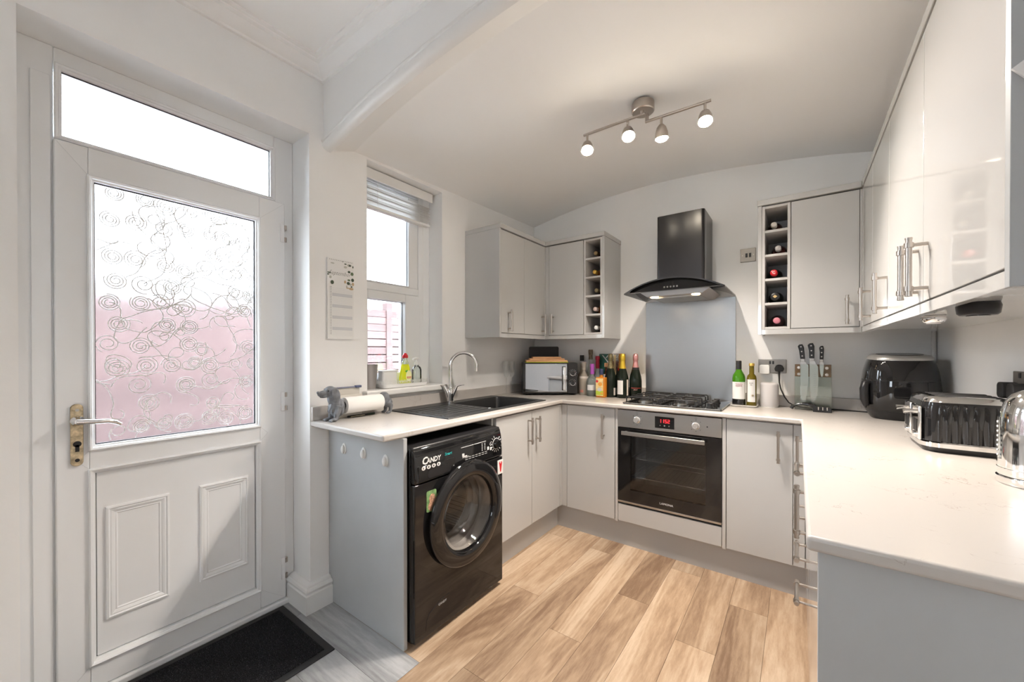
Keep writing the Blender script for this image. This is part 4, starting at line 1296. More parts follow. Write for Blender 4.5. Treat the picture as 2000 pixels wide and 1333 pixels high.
for x in (1.165, 1.410):
    ob('lamp', lathe(N(), [(0, 1.6005), (0.024, 1.6005), (0.024, 1.596), (0, 1.596)], (x, 2.562, 0), n=20), M['hoodbulb'], hd)
    l = bpy.data.lights.new('hood_lamp', 'SPOT')
    l.energy, l.color, l.spot_size, l.spot_blend, l.shadow_soft_size = 3.5, (1.0, 0.72, 0.42), 2.2, 0.6, 0.02
    lo = bpy.data.objects.new('hood_lamp', l)
    COL.objects.link(lo)
    lo.parent = hd
    lo.location = Vector((x, 2.562, 1.590)) - Vector(hd.location)

# ================================================================ SPOTLIGHT BAR
sp = T('spotlight_bar', 'brushed steel ceiling spotlight bar with four lit heads', 'ceiling light', (1.29, 1.93, 2.46))
ob('canopy', lathe(N(), [(0, 2.474), (0.050, 2.474), (0.053, 2.470), (0.053, 2.432), (0.049, 2.428), (0, 2.428)], (1.29, 1.938, 0), n=36), M['nickel'], sp)
ob('bar', tube(N(), [(0.985, 1.910, 2.402), (1.305, 1.925, 2.412)], 0.0065, 10), M['nickel'], sp)
ob('bar', tube(N(), [(1.292, 1.968, 2.395), (1.585, 1.985, 2.401)], 0.0065, 10), M['nickel'], sp)
for x, y, z in ((1.29, 1.925, 2.412), (1.30, 1.968, 2.396)):
    ob('bracket', cyl(N(), (x, y, z), (x, y, 2.430), 0.009, n=12), M['nickel'], sp)
heads = (((1.005, 1.911, 2.401), (0.20, -0.42, -0.88), 46.0), ((1.220, 1.921, 2.408), (0.22, -0.42, -0.88), 46.0), ((1.368, 1.972, 2.395), (0.02, 0.10, -1.0), 46.0), ((1.560, 1.983, 2.399), (0.10, -0.38, -0.92), 46.0))
for (x, y, z), d, pw in heads:
    d = Vector(d).normalized()
    piv = Vector((x, y, z - 0.048))
    bm = cyl(N(), (x, y, z - 0.004), piv, 0.006, n=12)
    ob('stem', bm, M['nickel'], sp)
    bm = lathe(N(), [(0, -0.012), (0.011, -0.010), (0.022, 0.004), (0.029, 0.028), (0.032, 0.056), (0.0305, 0.056), (0.027, 0.030), (0.0, 0.022)], (0, 0, 0), 'z', 28)
    q = Vector((0, 0, 1)).rotation_difference(d).to_matrix().to_4x4()
    bmesh.ops.transform(bm, matrix=Matrix.Translation(piv) @ q, verts=bm.verts)
    h = ob('lamp_head', bm, M['nickel'], sp, sm=50)
    bm = lathe(N(), [(0, 0.040), (0.026, 0.042), (0.0285, 0.056), (0.022, 0.064), (0.012, 0.068), (0, 0.069)], (0, 0, 0), 'z', 24)
    bmesh.ops.transform(bm, matrix=Matrix.Translation(piv) @ q, verts=bm.verts)
    ob('bulb', bm, M['bulb'], h)
    l = bpy.data.lights.new('spot_lamp', 'SPOT')
    l.energy, l.color, l.spot_size, l.spot_blend, l.shadow_soft_size = pw, (1.0, 0.90, 0.80), 2.15, 0.7, 0.025
    lo = bpy.data.objects.new('spot_lamp', l)
    COL.objects.link(lo)
    lo.parent = sp
    lo.location = piv + d * 0.082 - sp.location
    lo.rotation_euler = (-d).to_track_quat('Z', 'Y').to_euler()
# ================================================================ SINK AND TAP
sk = T('sink', 'black composite sink with ribbed drainer set in the left worktop', 'sink', (0.27, 1.84, 0.74))
SX0, SX1, SY0, SY1, SZ = 0.035, 0.515, 1.372, 2.300, WT
bm = slab(N(), [SX0, 0.122, 0.478, SX1], [SY0, 1.782, 2.255, SY1], lambda i, j: not (i == 1 and j == 1), SZ + 0.0002, SZ + 0.006)
ob('rim', bm, M['sinkc'], sk, 0.003)
bm = N()
L = []
for t, z in ((0.0, SZ + 0.005), (0.004, SZ - 0.004), (0.014, SZ - 0.150), (0.035, SZ - 0.168)):
    L.append([bm.verts.new((a, b, z)) for a, b in rrect(0.122 + t, 0.478 - t, 1.782 + t, 2.255 - t, 0.03 if t < 0.03 else 0.02, 5)])
for t, z in ((0.030, SZ - 0.175), (0.004, SZ - 0.155), (-0.005, SZ - 0.002)):
    L.append([bm.verts.new((a, b, z)) for a, b in rrect(0.122 + t, 0.478 - t, 1.782 + t, 2.255 - t, 0.03, 5)])
for A, B in zip(L[:3], L[1:4]):
    for k in range(len(A)):
        j = (k + 1) % len(A)
        bm.faces.new((A[k], A[j], B[j], B[k]))
for A, B in zip(L[4:6], L[5:7]):
    for k in range(len(A)):
        j = (k + 1) % len(A)
        bm.faces.new((A[k], A[j], B[j], B[k]))
bm.faces.new(L[3]); bm.faces.new(L[4][::-1])
ob('basin', bm, M['sinkc'], sk, sm=40)
for k in range(7):
    x = 0.125 + 0.052 * k
    ob('drainer_rib', bx((x, 1.405, SZ + 0.0055), (x + 0.026, 1.745, SZ + 0.0085)), M['sinkc'], sk, 0.002)
ob('waste', lathe(N(), [(0, SZ - 0.1675), (0.038, SZ - 0.1675), (0.036, SZ - 0.164), (0, SZ - 0.163)], (0.30, 2.02, 0), n=24), M['chrome'], sk)
ob('overflow_plug', lathe(N(), [(0, SZ + 0.006), (0.008, SZ + 0.006), (0.007, SZ + 0.009), (0, SZ + 0.010)], (0.455, 1.764, 0), n=14), M['chrome'], sk)

tp = T('mixer_tap', 'chrome swan-neck mixer tap with two levers behind the sink', 'tap', (0.078, 1.82, SZ + 0.006))
tx, ty, tz = 0.078, 1.82, SZ + 0.006
ob('base', lathe(N(), [(0, 0), (0.026, 0), (0.026, 0.006), (0.020, 0.010), (0.019, 0.04), (0.023, 0.065), (0.019, 0.09), (0.014, 0.10), (0, 0.10)], (tx, ty, tz), n=24), M['chrome'], tp)
dsp = Vector((math.cos(0.78), math.sin(0.78), 0))
pts = [Vector((tx, ty, tz + 0.09)), Vector((tx, ty, tz + 0.235))]
Rr = 0.085
for k in range(1, 17):
    t = PI - (PI + 0.18) * k / 16
    pts.append(Vector((tx, ty, tz + 0.238)) + dsp * (Rr + Rr * math.cos(t)) + Vector((0, 0, Rr * math.sin(t))))
pts.append(pts[-1] + Vector((0, 0, -0.022)))
ob('spout', tube(N(), pts, [0.0115] * (len(pts) - 1) + [0.0105], 16), M['chrome'], tp, sm=60)
vd = Vector((0.62, 0.78, 0))
for s in (-1, 1):
    o0 = Vector((tx, ty, tz))
    bm = tube(N(), [o0 + Vector((0, 0, 0.025)) + vd * s * 0.006, o0 + vd * s * 0.030 + Vector((0, 0, 0.085)), o0 + vd * s * 0.040 + Vector((0, 0, 0.108))], [0.012, 0.013, 0.011], 14)
    tube(bm, [o0 + vd * s * 0.038 + Vector((0, 0, 0.104)), o0 + vd * s * 0.060 + Vector((0, 0, 0.110)), o0 + vd * s * 0.092 + Vector((0, 0, 0.114))], [0.008, 0.0055, 0.004], 10)
    ob('lever', bm, M['chrome'], tp, sm=60)

# ================================================================ DOOR MAT
mt = T('door_mat', 'charcoal ribbed doormat with rubber border by the back door', 'mat', (0.107, 0.50, 0.0))
ob('rubber_base', prism(N(), rrect(-0.130, 0.345, 0.10, 0.880, 0.004, 2), 'z', 0.0003, 0.004), M['matt_black'], mt, 0.001)
ob('pile', bx((-0.100, 0.13, 0.004), (0.315, 0.850, 0.0065)), M['pile'], mt, 0.001)
for k in range(52):
    x = -0.099 + 0.00797 * k
    ob('rib', prism(N(), [(x, 0.0064), (x + 0.0068, 0.0064), (x + 0.0055, 0.0092), (x + 0.0013, 0.0092)], 'y', 0.131, 0.849), M['pile'], mt, sm=0)

# ================================================================ WALL CALENDAR
cl = T('wall_calendar', 'slim paper September calendar hanging between door and window', 'calendar', (0.004, 1.104, 1.315))
cy0, cy1, cz0, cz1, cxx = 1.034, 1.176, 1.316, 1.725, 0.009
bm = prism(N(), [(0.0015, cz0 + 0.004), (0.010, cz0), (cxx, cz1), (0.0015, cz1)], 'y', cy0, cy1)
ob('sheets', bm, M['paper'], cl, sm=0)
cf = lambda y, z: frame_m((0.0098, y, z), (0, 1, 0), (-0.003, 0, 1))
text('heading', 'September', 0.031, mat('charcoal_script_print', (0.16, 0.16, 0.16), 0.7), cl, cf(1.098, 1.652), 0.0002, shear=0.4, sx=0.86, bold=-0.0006)
bm = N()
for k in range(14):
    cyl(bm, (0.0085, 1.045 + 0.0093 * k, 1.718), (0.0098, 1.045 + 0.0093 * k, 1.718), 0.0016, n=8)
ob('binding_holes', bm, M['print_dark'], cl, sm=0)
bm = N()
for k in range(30):
    z = 1.578 - 0.0082 * k
    box(bm, (0.0092, 1.046, z), (0.0104, 1.0485, z + 0.0028)); box(bm, (0.0092, 1.0515, z), (0.0104, 1.0545, z + 0.0028))
ob('day_numbers', bm, mat('mid_grey_print', (0.30, 0.30, 0.31), 0.7), cl, sm=0)
bm = N()
for k in range(30):
    z = 1.5745 - 0.0082 * k
    box(bm, (0.0092, 1.058, z), (0.0102, 1.168, z + 0.0007))
for k in (5, 12, 19, 26):
    z = 1.5745 - 0.0082 * k
    box(bm, (0.0092, 1.058, z), (0.01015, 1.168, z + 0.0155))
ob('ruled_lines', bm, M['print_grey'], cl, sm=0)
leafm = [mat('sage_leaf_print', (0.16, 0.22, 0.13), 0.7), mat('dark_leaf_print', (0.07, 0.10, 0.07), 0.7), mat('tan_flower_print', (0.55, 0.40, 0.24), 0.7), mat('pale_leaf_print', (0.50, 0.50, 0.45), 0.7)]
rnd = random.Random(3)
for y, z, a, b, m in ((1.150, 1.668, .0075, .006, 1), (1.167, 1.660, .0085, .009, 0), (1.170, 1.628, .008, .009, 1), (1.149, 1.625, .008, .005, 0), (1.146, 1.608, .009, .008, 1), (1.158, 1.603, .007, .006, 3), (1.128, 1.613, .005, .008, 2), (1.172, 1.607, .006, .009, 2), (1.164, 1.592, .005, .004, 1), (1.162, 1.581, .013, .006, 2), (1.142, 1.583, .008, .003, 2), (1.058, 1.603, .009, .010, 1), (1.049, 1.628, .006, .007, 3), (1.042, 1.650, .010, .003, 1), (1.037, 1.641, .004, .004, 1), (1.130, 1.706, .007, .003, 1), (1.152, 1.702, .012, .007, 3), (1.154, 1.702, .007, .004, 1), (1.172, 1.697, .003, .006, 1), (1.115, 1.716, .002, .002, 1), (1.130, 1.690, .009, .006, 3), (1.060, 1.700, .010, .003, 3), (1.137, 1.590, .004, .007, 3)):
    ob('leaf_print', prism(N(), [(y + a * math.cos(t * PI / 6), z + b * math.sin(t * PI / 6)) for t in range(12)], 'x', 0.0090, 0.0102), leafm[m], cl, sm=0)

# ================================================================ DACHSHUND PAPER HOLDER AND THINGS BESIDE IT
XD = 0.095
dg = T('dog_towel_holder', 'grey dachshund paper towel holder on the left worktop', 'towel holder', (XD, 1.15, WT))
bm = N()
Z0 = WT
ell(bm, (XD, 1.026, Z0 + 0.064), (0.031, 0.034, 0.052), Matrix.Rotation(0.12, 3, 'X'))          # chest
ell(bm, (XD, 1.046, Z0 + 0.064), (0.036, 0.020, 0.044))                                          # shoulder behind
ell(bm, (XD, 1.014, Z0 + 0.104), (0.026, 0.027, 0.040), Matrix.Rotation(0.30, 3, 'X'))          # neck
ell(bm, (XD, 0.998, Z0 + 0.146), (0.0235, 0.030, 0.0255))                                        # skull
ell(bm, (XD, 0.964, Z0 + 0.138), (0.0145, 0.028, 0.0145), Matrix.Rotation(0.15, 3, 'X'))        # muzzle
ell(bm, (XD, 0.968, Z0 + 0.122), (0.0105, 0.021, 0.0060))                                        # lower jaw
ell(bm, (XD, 0.940, Z0 + 0.144), (0.0080, 0.0070, 0.0068))                                       # nose
for s in (-1, 1):
    ell(bm, (XD + s * 0.0255, 1.014, Z0 + 0.128), (0.0060, 0.022, 0.040), Matrix.Rotation(0.25, 3, 'X'))  # ear
    tube(bm, [(XD + s * 0.020, 1.028, Z0 + 0.072), (XD + s * 0.024, 1.018, Z0 + 0.036), (XD + s * 0.024, 1.014, Z0 + 0.010)], [0.019, 0.0145, 0.0115], 10)
    ell(bm, (XD + s * 0.025, 1.004, Z0 + 0.0095), (0.0135, 0.0185, 0.0090))                                 # paw
    for q in (-1, 0, 1):
        ell(bm, (XD + s * 0.025 + q * 0.0078, 0.987, Z0 + 0.0070), (0.0046, 0.0065, 0.0062))
    ell(bm, (XD + s * 0.0145, 0.980, Z0 + 0.156), (0.0055, 0.0055, 0.0050))                                 # brow
for q in range(7):                                                                                          # tufts on the chest
    ell(bm, (XD - 0.018 + 0.006 * q, 0.996 + 0.002 * abs(q - 3), Z0 + 0.055 + 0.012 * (q % 3)), (0.0045, 0.006, 0.014), Matrix.Rotation(-0.3, 3, 'X'))
organic(ob('front_half', bm, M['dog'], dg), 0.0024, 2)
for s in (-1, 1):
    ob('eye', ell(N(), (XD + s * 0.0185, 0.980, Z0 + 0.1490), (0.0038, 0.0038, 0.0038)), M['black_gloss'], dg)
bm = N()
ell(bm, (XD, 1.298, Z0 + 0.080), (0.036, 0.032, 0.040), Matrix.Rotation(-0.25, 3, 'X'))
ell(bm, (XD, 1.318, Z0 + 0.060), (0.026, 0.022, 0.030), Matrix.Rotation(-0.4, 3, 'X'))
tube(bm, [(XD, 1.318, Z0 + 0.090), (XD + 0.004, 1.340, Z0 + 0.078), (XD + 0.006, 1.350, Z0 + 0.055)], [0.010, 0.006, 0.004], 8)
for s in (-1, 1):
    tube(bm, [(XD + s * 0.018, 1.312, Z0 + 0.062), (XD + s * 0.022, 1.330, Z0 + 0.042), (XD + s * 0.021, 1.325, Z0 + 0.010)], [0.019, 0.0125, 0.0095], 10)
    ell(bm, (XD + s * 0.021, 1.314, Z0 + 0.0075), (0.0095, 0.0155, 0.0070))
organic(ob('rear_half', bm, M['dog'], dg), 0.0028, 4)
ob('spindle', cyl(N(), (XD, 1.045, Z0 + 0.069), (XD, 1.30, Z0 + 0.069), 0.009, n=14), M['dog'], dg)
rl_ = ob('paper_roll', lathe(N(), [(0.0195, 1.070), (0.0395, 1.070), (0.0405, 1.072), (0.0405, 1.277), (0.0395, 1.279), (0.0195, 1.279), (0.0195, 1.070)], (XD, 0, Z0 + 0.069), 'y', 40), M['tissue'], org=(XD, 1.17, Z0 + 0.028))
tag(rl_, 'white paper towel roll held by the dachshund holder', 'paper roll')
lr = T('letter_rack', 'cream letter rack with slate blue top rail behind the dog', 'letter rack', (0.036, 1.13, WT))
ob('board', bx((0.0215, 1.065, WT), (0.028, 1.198, 1.064)), mat('cream_card', (0.66, 0.63, 0.57), 0.7), lr, 0.001)
ob('front_rail', bx((0.046, 1.065, WT), (0.051, 1.198, 1.030)), mat('cream_front_card', (0.72, 0.69, 0.63), 0.7), lr, 0.001)
ob('base', bx((0.028, 1.065, WT), (0.046, 1.198, WT + 0.004)), M['paper'], lr)
ob('top_strip', bx((0.0212, 1.062, 1.064), (0.034, 1.170, 1.070)), mat('slate_blue_strip', (0.20, 0.21, 0.30), 0.5), lr, 0.001)
ob('clip', bx((0.0212, 1.171, 1.062), (0.040, 1.203, 1.074)), mat('navy_clip', (0.10, 0.12, 0.22), 0.4), lr, 0.002)
pn = T('ballpoint_pen', 'black pen lying under the paper towel roll', 'pen', (0.082, 1.17, WT))
ob('barrel', cyl(N(), (0.068, 1.105, WT + 0.0055), (0.070, 1.215, WT + 0.0055), 0.0053, n=12), M['black'], pn)
ob('cap', cyl(N(), (0.070, 1.215, WT + 0.0055), (0.071, 1.258, WT + 0.0055), 0.0056, n=12), mat('dark_green_plastic', (0.03, 0.05, 0.03), 0.4), pn)
pn = T('ballpoint_pen', 'clear ribbed pen lying beside the black pen', 'pen', (0.09, 1.16, WT))
ob('barrel', cyl(N(), (0.082, 1.125, WT + 0.006), (0.083, 1.190, WT + 0.006), 0.0056, n=10), M['clearplast'], pn)
ob('ink_tube', cyl(N(), (0.082, 1.115, WT + 0.006), (0.083, 1.190, WT + 0.006), 0.002, n=8), M['gold_brass'], pn)

# ================================================================ WINDOW SILL THINGS
ZS = 1.038
pt_ = T('metal_pot', 'tapered grey metal pot at the near end of window sill', 'pot', (-0.068, 1.322, ZS))
ob('wall', lathe(N(), [(0, 0), (0.034, 0), (0.045, 0.138), (0.046, 0.140), (0.043, 0.140), (0.033, 0.004), (0, 0.004)], (-0.068, 1.322, ZS), n=30), M['pot'], pt_)
tr = T('lattice_tray', 'white planter tray with lacy pierced rim on the window sill', 'tray', (-0.045, 1.53, ZS))
ty0, ty1, tx0, tx1 = 1.365, 1.700, -0.098, 0.008
bm = N()
L = []
for t, z in ((0.012, 0.0), (0.006, 0.003), (0.003, 0.022), (0.006, 0.022), (0.010, 0.005), (0.014, 0.0042)):
    L.append([bm.verts.new((a, b, ZS + z)) for a, b in rrect(tx0 + t, tx1 - t, ty0 + t, ty1 - t, 0.02, 5)])
for A, B in zip(L, L[1:]):
    for k in range(len(A)):
        j = (k + 1) % len(A)
        bm.faces.new((A[k], A[j], B[j], B[k]))
bm.faces.new(L[0][::-1]); bm.faces.new(L[-1])
ob('body', bm, M['white'], tr, sm=40)
bm = N()
loop = rrect(tx0 + 0.0035, tx1 - 0.0035, ty0 + 0.0035, ty1 - 0.0035, 0.02, 5)
per = []
for (a, b), (c, d) in zip(loop, loop[1:] + loop[:1]):
    n_ = max(1, int(math.hypot(c - a, d - b) / 0.012))
    for k in range(n_):
        per.append((a + (c - a) * k / n_, b + (d - b) * k / n_, math.atan2(d - b, c - a)))
for i, (a, b, t) in enumerate(per):
    for r_, z_ in ((0.0062, 0.030), (0.0048, 0.040 if i % 2 else 0.037)):
        tube(bm, [(a + r_ * math.cos(q * PI / 4) * math.cos(t), b + r_ * math.cos(q * PI / 4) * math.sin(t), ZS + z_ + r_ * math.sin(q * PI / 4)) for q in range(8)], 0.0011, 4, True)
o = ob('lace_rim', bm, M['white'], tr, sm=0)
tb = T('plastic_tub', 'low white plastic tub with lid standing in the tray', 'tub', (-0.055, 1.435, ZS))
ob('body', prism(N(), rrect(-0.080, -0.028, 1.383, 1.488, 0.012), 'z', ZS + 0.0045, ZS + 0.094), M['white'], tb, 0.002)
ob('lid', prism(N(), rrect(-0.083, -0.025, 1.380, 1.491, 0.013), 'z', ZS + 0.0942, ZS + 0.104), M['white'], tb, 0.003)
wu = T('washing_up_bottle', 'yellow washing-up liquid bottle with red cap in the tray', 'bottle', (-0.03, 1.545, ZS))
bz, byy, bxx = ZS + 0.0045, 1.543, -0.030
ob('liquid', lathe(N(), [(0, 0.0), (0.034, 0.0), (0.040, 0.006), (0.041, 0.05), (0.034, 0.085), (0.030, 0.115), (0.024, 0.132), (0, 0.132)], (bxx, byy, bz), n=28, sq=(0.62, 1)), M['yellow_liquid'], wu)
ob('shoulder', lathe(N(), [(0.024, 0.1322), (0.022, 0.142), (0.017, 0.152), (0.013, 0.158), (0.013, 0.170), (0, 0.170), (0, 0.1322)], (bxx, byy, bz), n=24, sq=(0.75, 1)), M['clearplast'], wu)
ob('cap', lathe(N(), [(0, 0.170), (0.017, 0.170), (0.018, 0.176), (0.017, 0.186), (0.012, 0.193), (0.007, 0.200), (0, 0.200)], (bxx, byy, bz), n=22), M['red'], wu)
lb = mat('lemon_label', (0.93, 0.93, 0.50), 0.5)
ob('label', prism(N(), [(byy + 0.007 + 0.021 * math.cos(t * PI / 12), bz + 0.062 + 0.034 * math.sin(t * PI / 12)) for t in range(24)], 'x', bxx + 0.0245, bxx + 0.0263), lb, wu, sm=0)
ob('label_band', bx((bxx + 0.0262, byy - 0.008, bz + 0.046), (bxx + 0.0267, byy + 0.024, bz + 0.058)), mat('orange_print', (0.75, 0.25, 0.05), 0.5), wu, sm=0)
text('lettering', 'LEMON', 0.0105, M['print_white'], wu, frame_m((bxx + 0.0268, byy + 0.008, bz + 0.052), (0, 1, 0), (0, 0, 1)), 0.0001, sx=0.75)
ob('leaf', prism(N(), [(byy - 0.004 + 0.011 * math.cos(t * PI / 8), bz + 0.090 + 0.007 * math.sin(t * PI / 8)) for t in range(16)], 'x', bxx + 0.020, bxx + 0.0262), mat('green_print', (0.10, 0.45, 0.06), 0.5), wu, sm=0)
sd = T('soap_dispenser', 'clear pump soap dispenser beside the yellow bottle', 'dispenser', (-0.03, 1.632, ZS))
ob('bottle', lathe(N(), [(0, 0), (0.028, 0), (0.030, 0.004), (0.030, 0.095), (0.024, 0.112), (0.012, 0.120), (0.012, 0.126), (0, 0.126)], (-0.030, 1.632, bz), n=26), M['clearplast'], sd)
bm = lathe(N(), [(0, 0.126), (0.014, 0.126), (0.014, 0.142), (0.006, 0.146), (0.005, 0.162), (0, 0.162)], (-0.030, 1.632, bz), n=18)
tube(bm, [(-0.030, 1.645, bz + 0.165), (-0.028, 1.628, bz + 0.166), (-0.026, 1.604, bz + 0.163), (-0.026, 1.596, bz + 0.158)], [0.007, 0.008, 0.006, 0.004], 10)
ob('pump', bm, M['white'], sd)
ob('dip_tube', cyl(N(), (-0.030, 1.632, bz + 0.01), (-0.032, 1.632, bz + 0.126), 0.0025, n=8), M['white'], sd)

# ================================================================ FLUTES
for k, (x, y) in enumerate(((0.085, 2.417), (0.092, 2.480))):
    f = T('champagne_flute', ['clear champagne flute, the one farther from the microwave', 'clear champagne flute, the one closer to the microwave'][k], 'glass', (x, y, WT), 'pair of champagne flutes')
    ob('bowl', lathe(N(), [(0.0, 0.132), (0.012, 0.140), (0.022, 0.165), (0.0265, 0.200), (0.0245, 0.262), (0.0235, 0.262), (0.0255, 0.200), (0.021, 0.167), (0.011, 0.142), (0, 0.137)], (x, y, WT), n=26), M['flute'], f, sm=60)
    ob('stem', lathe(N(), [(0, 0.004), (0.004, 0.008), (0.0032, 0.05), (0.0035, 0.11), (0.006, 0.131), (0, 0.132)], (x, y, WT), n=12), M['flute'], f)
    ob('foot', lathe(N(), [(0, 0), (0.030, 0.0), (0.030, 0.002), (0.006, 0.005), (0, 0.005)], (x, y, WT), n=26), M['flute'], f)

# ================================================================ MICROWAVE, turned across the corner
mw = T('microwave', 'black microwave with mirrored door set across the corner', 'microwave', (0.195, 2.48, WT), rz=math.radians(37))
LOCAL.add(mw.name)
MW, MD, MH = 0.425, 0.228, 0.250
ob('body', bx((0, 0.010, 0.010), (MW, MD, MH)), M['black'], mw, 0.004)
for x in (0.03, MW - 0.03):
    for y in (0.035, MD - 0.03):
        ob('foot', cyl(N(), (x, y, 0), (x, y, 0.0105), 0.011, n=12), M['matt_black'], mw)
ob('door', bx((0.004, -0.006, 0.014), (0.345, 0.010, MH - 0.003)), M['black_gloss'], mw, 0.003)
ob('mirror_window', bx((0.022, -0.0075, 0.026), (0.342, -0.0058, MH - 0.008)), mat('mirror_glass', (0.46, 0.48, 0.51), 0.03, 1.0), mw, 0.0005, label='mirrored door glass')
ob('handle', bx((0.307, -0.026, 0.040), (0.334, -0.014, 0.220)), M['chrome'], mw, 0.005, seg=3)
ob('handle_mount', bx((0.303, -0.0145, 0.038), (0.328, -0.0074, 0.222)), M['black'], mw, 0.002)
ob('control_panel', bx((0.347, -0.006, 0.014), (MW - 0.001, 0.010, MH - 0.003)), M['black'], mw, 0.003)
for z in (0.170, 0.095):
    kb = ob('knob', lathe(N(), [(0, 0), (0.0205, 0), (0.0205, -0.004), (0.017, -0.006), (0.016, -0.018), (0, -0.019)], (0.386, -0.006, z), 'y', 26), M['black'], mw)
    ob('knob_ring', tube(N(), [(0.386 + 0.0195 * math.cos(2 * PI * k / 28), -0.011, z + 0.0195 * math.sin(2 * PI * k / 28)) for k in range(28)], 0.0024, 6, True), M['chrome'], kb)
    bm = N()
    for k in range(11):
        t = -0.7 + (PI + 1.4) * k / 10
        box(bm, (0.386 + 0.028 * math.cos(t) - 0.0016, -0.0066, z + 0.028 * math.sin(t) - 0.0012), (0.386 + 0.028 * math.cos(t) + 0.0016, -0.0060, z + 0.028 * math.sin(t) + 0.0012))
    ob('dial_marks', bm, M['print_grey'], mw, sm=0)
a_ = math.radians(37)


def on_mw(x, y, z):
    return (0.195 + x * math.cos(a_) - y * math.sin(a_), 2.48 + x * math.sin(a_) + y * math.cos(a_), WT + z)


def mw_thing(o, label, cat, group, loc):
    o.location = on_mw(*loc)
    o.rotation_euler = (0, 0, a_)
    return tag(o, label, cat, group)


zz = MH + 0.0005
for nm, lab, w, d, h, m in (('chopping_mat', 'lime green mat lowest of the stack on the microwave', 0.335, 0.20, 0.006, 'lime'), ('chopping_board', 'largest wooden chopping board in the stack on the microwave', 0.325, 0.195, 0.013, 'board_wood'),
                            ('chopping_board', 'middle wooden chopping board in the stack on the microwave', 0.275, 0.175, 0.013, 'board_wood'), ('chopping_board', 'smallest wooden chopping board topping the stack on the microwave', 0.225, 0.15, 0.012, 'board_wood')):
    o = ob(nm, prism(N(), rrect(-w / 2, w / 2, 0, d, 0.01), 'z', 0, h), M[m], bev=0.002)
    mw_thing(o, lab, 'chopping board' if 'board' in nm else 'mat', 'boards stacked on the microwave', (0.190, 0.012 + (0.335 - w) * 0.06, zz))
    zz += h + 0.0004
o = ob('slate_tray', prism(N(), rrect(-0.122, 0.122, 0, 0.128, 0.012), 'y', 0, 0.010), M['matt_black'], bev=0.002)
mw_thing(o, 'black rounded tray standing upright behind the chopping boards', 'tray', None, (0.185, 0.214, MH))

# ================================================================ BOTTLES ON THE BACK WORKTOP
GL = {}
def glassm(name, c, rough=0.05, tr=0.0):
    if name not in GL:
        GL[name] = mat(name, c, rough, trans=tr, ior=1.35)
    return GL[name]


CAMP = Vector((1.91, 0.0))


def facing(x, y):
    return math.atan2(CAMP.y - y, CAMP.x - x)


def bottle(name, label, x, y, prof, m, z0=WT, group='bottles on the back worktop', cap=None, foil=None, labels=(), sq=(1, 1), cat='bottle', n=28):
    """prof: (r, z); cap/foil: (profile, material, part name); labels: (z0, z1, half angle, material, radius, turn)"""
    b = T(name, label, cat, (x, y, z0), group)
    ob('glass', lathe(N(), prof, (x, y, z0), n=n, sq=sq), m, b, sm=50)
    for it in (cap, foil):
        if it:
            ob(it[2], lathe(N(), it[0], (x, y, z0), n=22), it[1], b, sm=50)
    for a, c, h, lm, r, t in labels:
        ob('paper_label', wrap(N(), (x, y), r, z0 + a, z0 + c, facing(x, y) + t, h), lm, b, sm=60)
    return b


champ = lambda s=1.0: [(0, 0), (0.040, 0), (0.0435, 0.006), (0.0435, 0.125), (0.040, 0.155), (0.029, 0.195), (0.0185, 0.232), (0.0150, 0.262), (0.0150, 0.306), (0, 0.306)]
foilp = lambda r=0.0: [(0.0255 + r, 0.213), (0.0195 + r, 0.236), (0.0165 + r, 0.262), (0.0165 + r, 0.270), (0.0190 + r, 0.276), (0.0190 + r, 0.300), (0.0160, 0.316), (0.010, 0.321), (0, 0.322)]
dark = glassm('black_green_bottle_glass', (0.012, 0.018, 0.013), 0.05)
foilm = lambda n, c: mat(n, c, 0.33, 0.75)
cream = mat('cream_label_paper', (0.72, 0.66, 0.60), 0.6)
bottle('sparkling_wine', 'dark sparkling wine bottle with yellow foil and blank white label', 0.877, 2.775, champ(), dark, foil=(foilp(), foilm('yellow_gold_foil', (0.78, 0.55, 0.06)), 'foil'), labels=((0.028, 0.128, 0.50, M['paper'], 0.0437, -0.45), (0.020, 0.135, 0.18, cream, 0.0437, 0.88)))
b = bottle('sparkling_wine', 'dark sparkling wine bottle with pink foil and red lettering', 0.957, 2.818, champ(), dark, foil=(foilp(), foilm('pink_foil', (0.72, 0.36, 0.36)), 'foil'), labels=((0.073, 0.0755, 0.85, mat('red_print', (0.55, 0.06, 0.05), 0.5), 0.0437, 0.1), (0.205, 0.222, 1.0, M['matt_black'], 0.0275, 0.1)))
fx, fy = math.cos(facing(0.957, 2.818)), math.sin(facing(0.957, 2.818))
text('lettering', 'BRUT', 0.011, mat('pink_print', (0.75, 0.45, 0.42), 0.5), b, frame_m((0.957 + fx * 0.0442, 2.818 + fy * 0.0442, WT + 0.062), (-fy, fx, 0), (0, 0, 1)), 0.0002)
bottle('sparkling_wine', 'sparkling wine bottle with orange gold foil behind the yellow one', 0.836, 2.853, champ(), dark, foil=(foilp(), foilm('orange_gold_foil', (0.75, 0.33, 0.08)), 'foil'), labels=((0.195, 0.213, 1.0, M['red'], 0.0300, 0.2),))
bottle('sparkling_wine', 'dark sparkling wine bottle with black and gold speckled foil', 0.783, 2.778, champ(), dark, foil=(foilp(), mat('speckled_black_gold_foil', (0.20, 0.17, 0.09), 0.4, 0.6, var=(260, 0.9)), 'foil'), labels=((0.016, 0.070, 0.20, cream, 0.0437, 0.75),))
b = T('juice_flask', 'flat square bottle with bright fruit label and orange side', 'bottle', (0.739, 2.709, WT), 'bottles on the back worktop', rz=0.0)
amber = mat('orange_liqueur', (0.78, 0.28, 0.03), 0.1, trans=0.25)
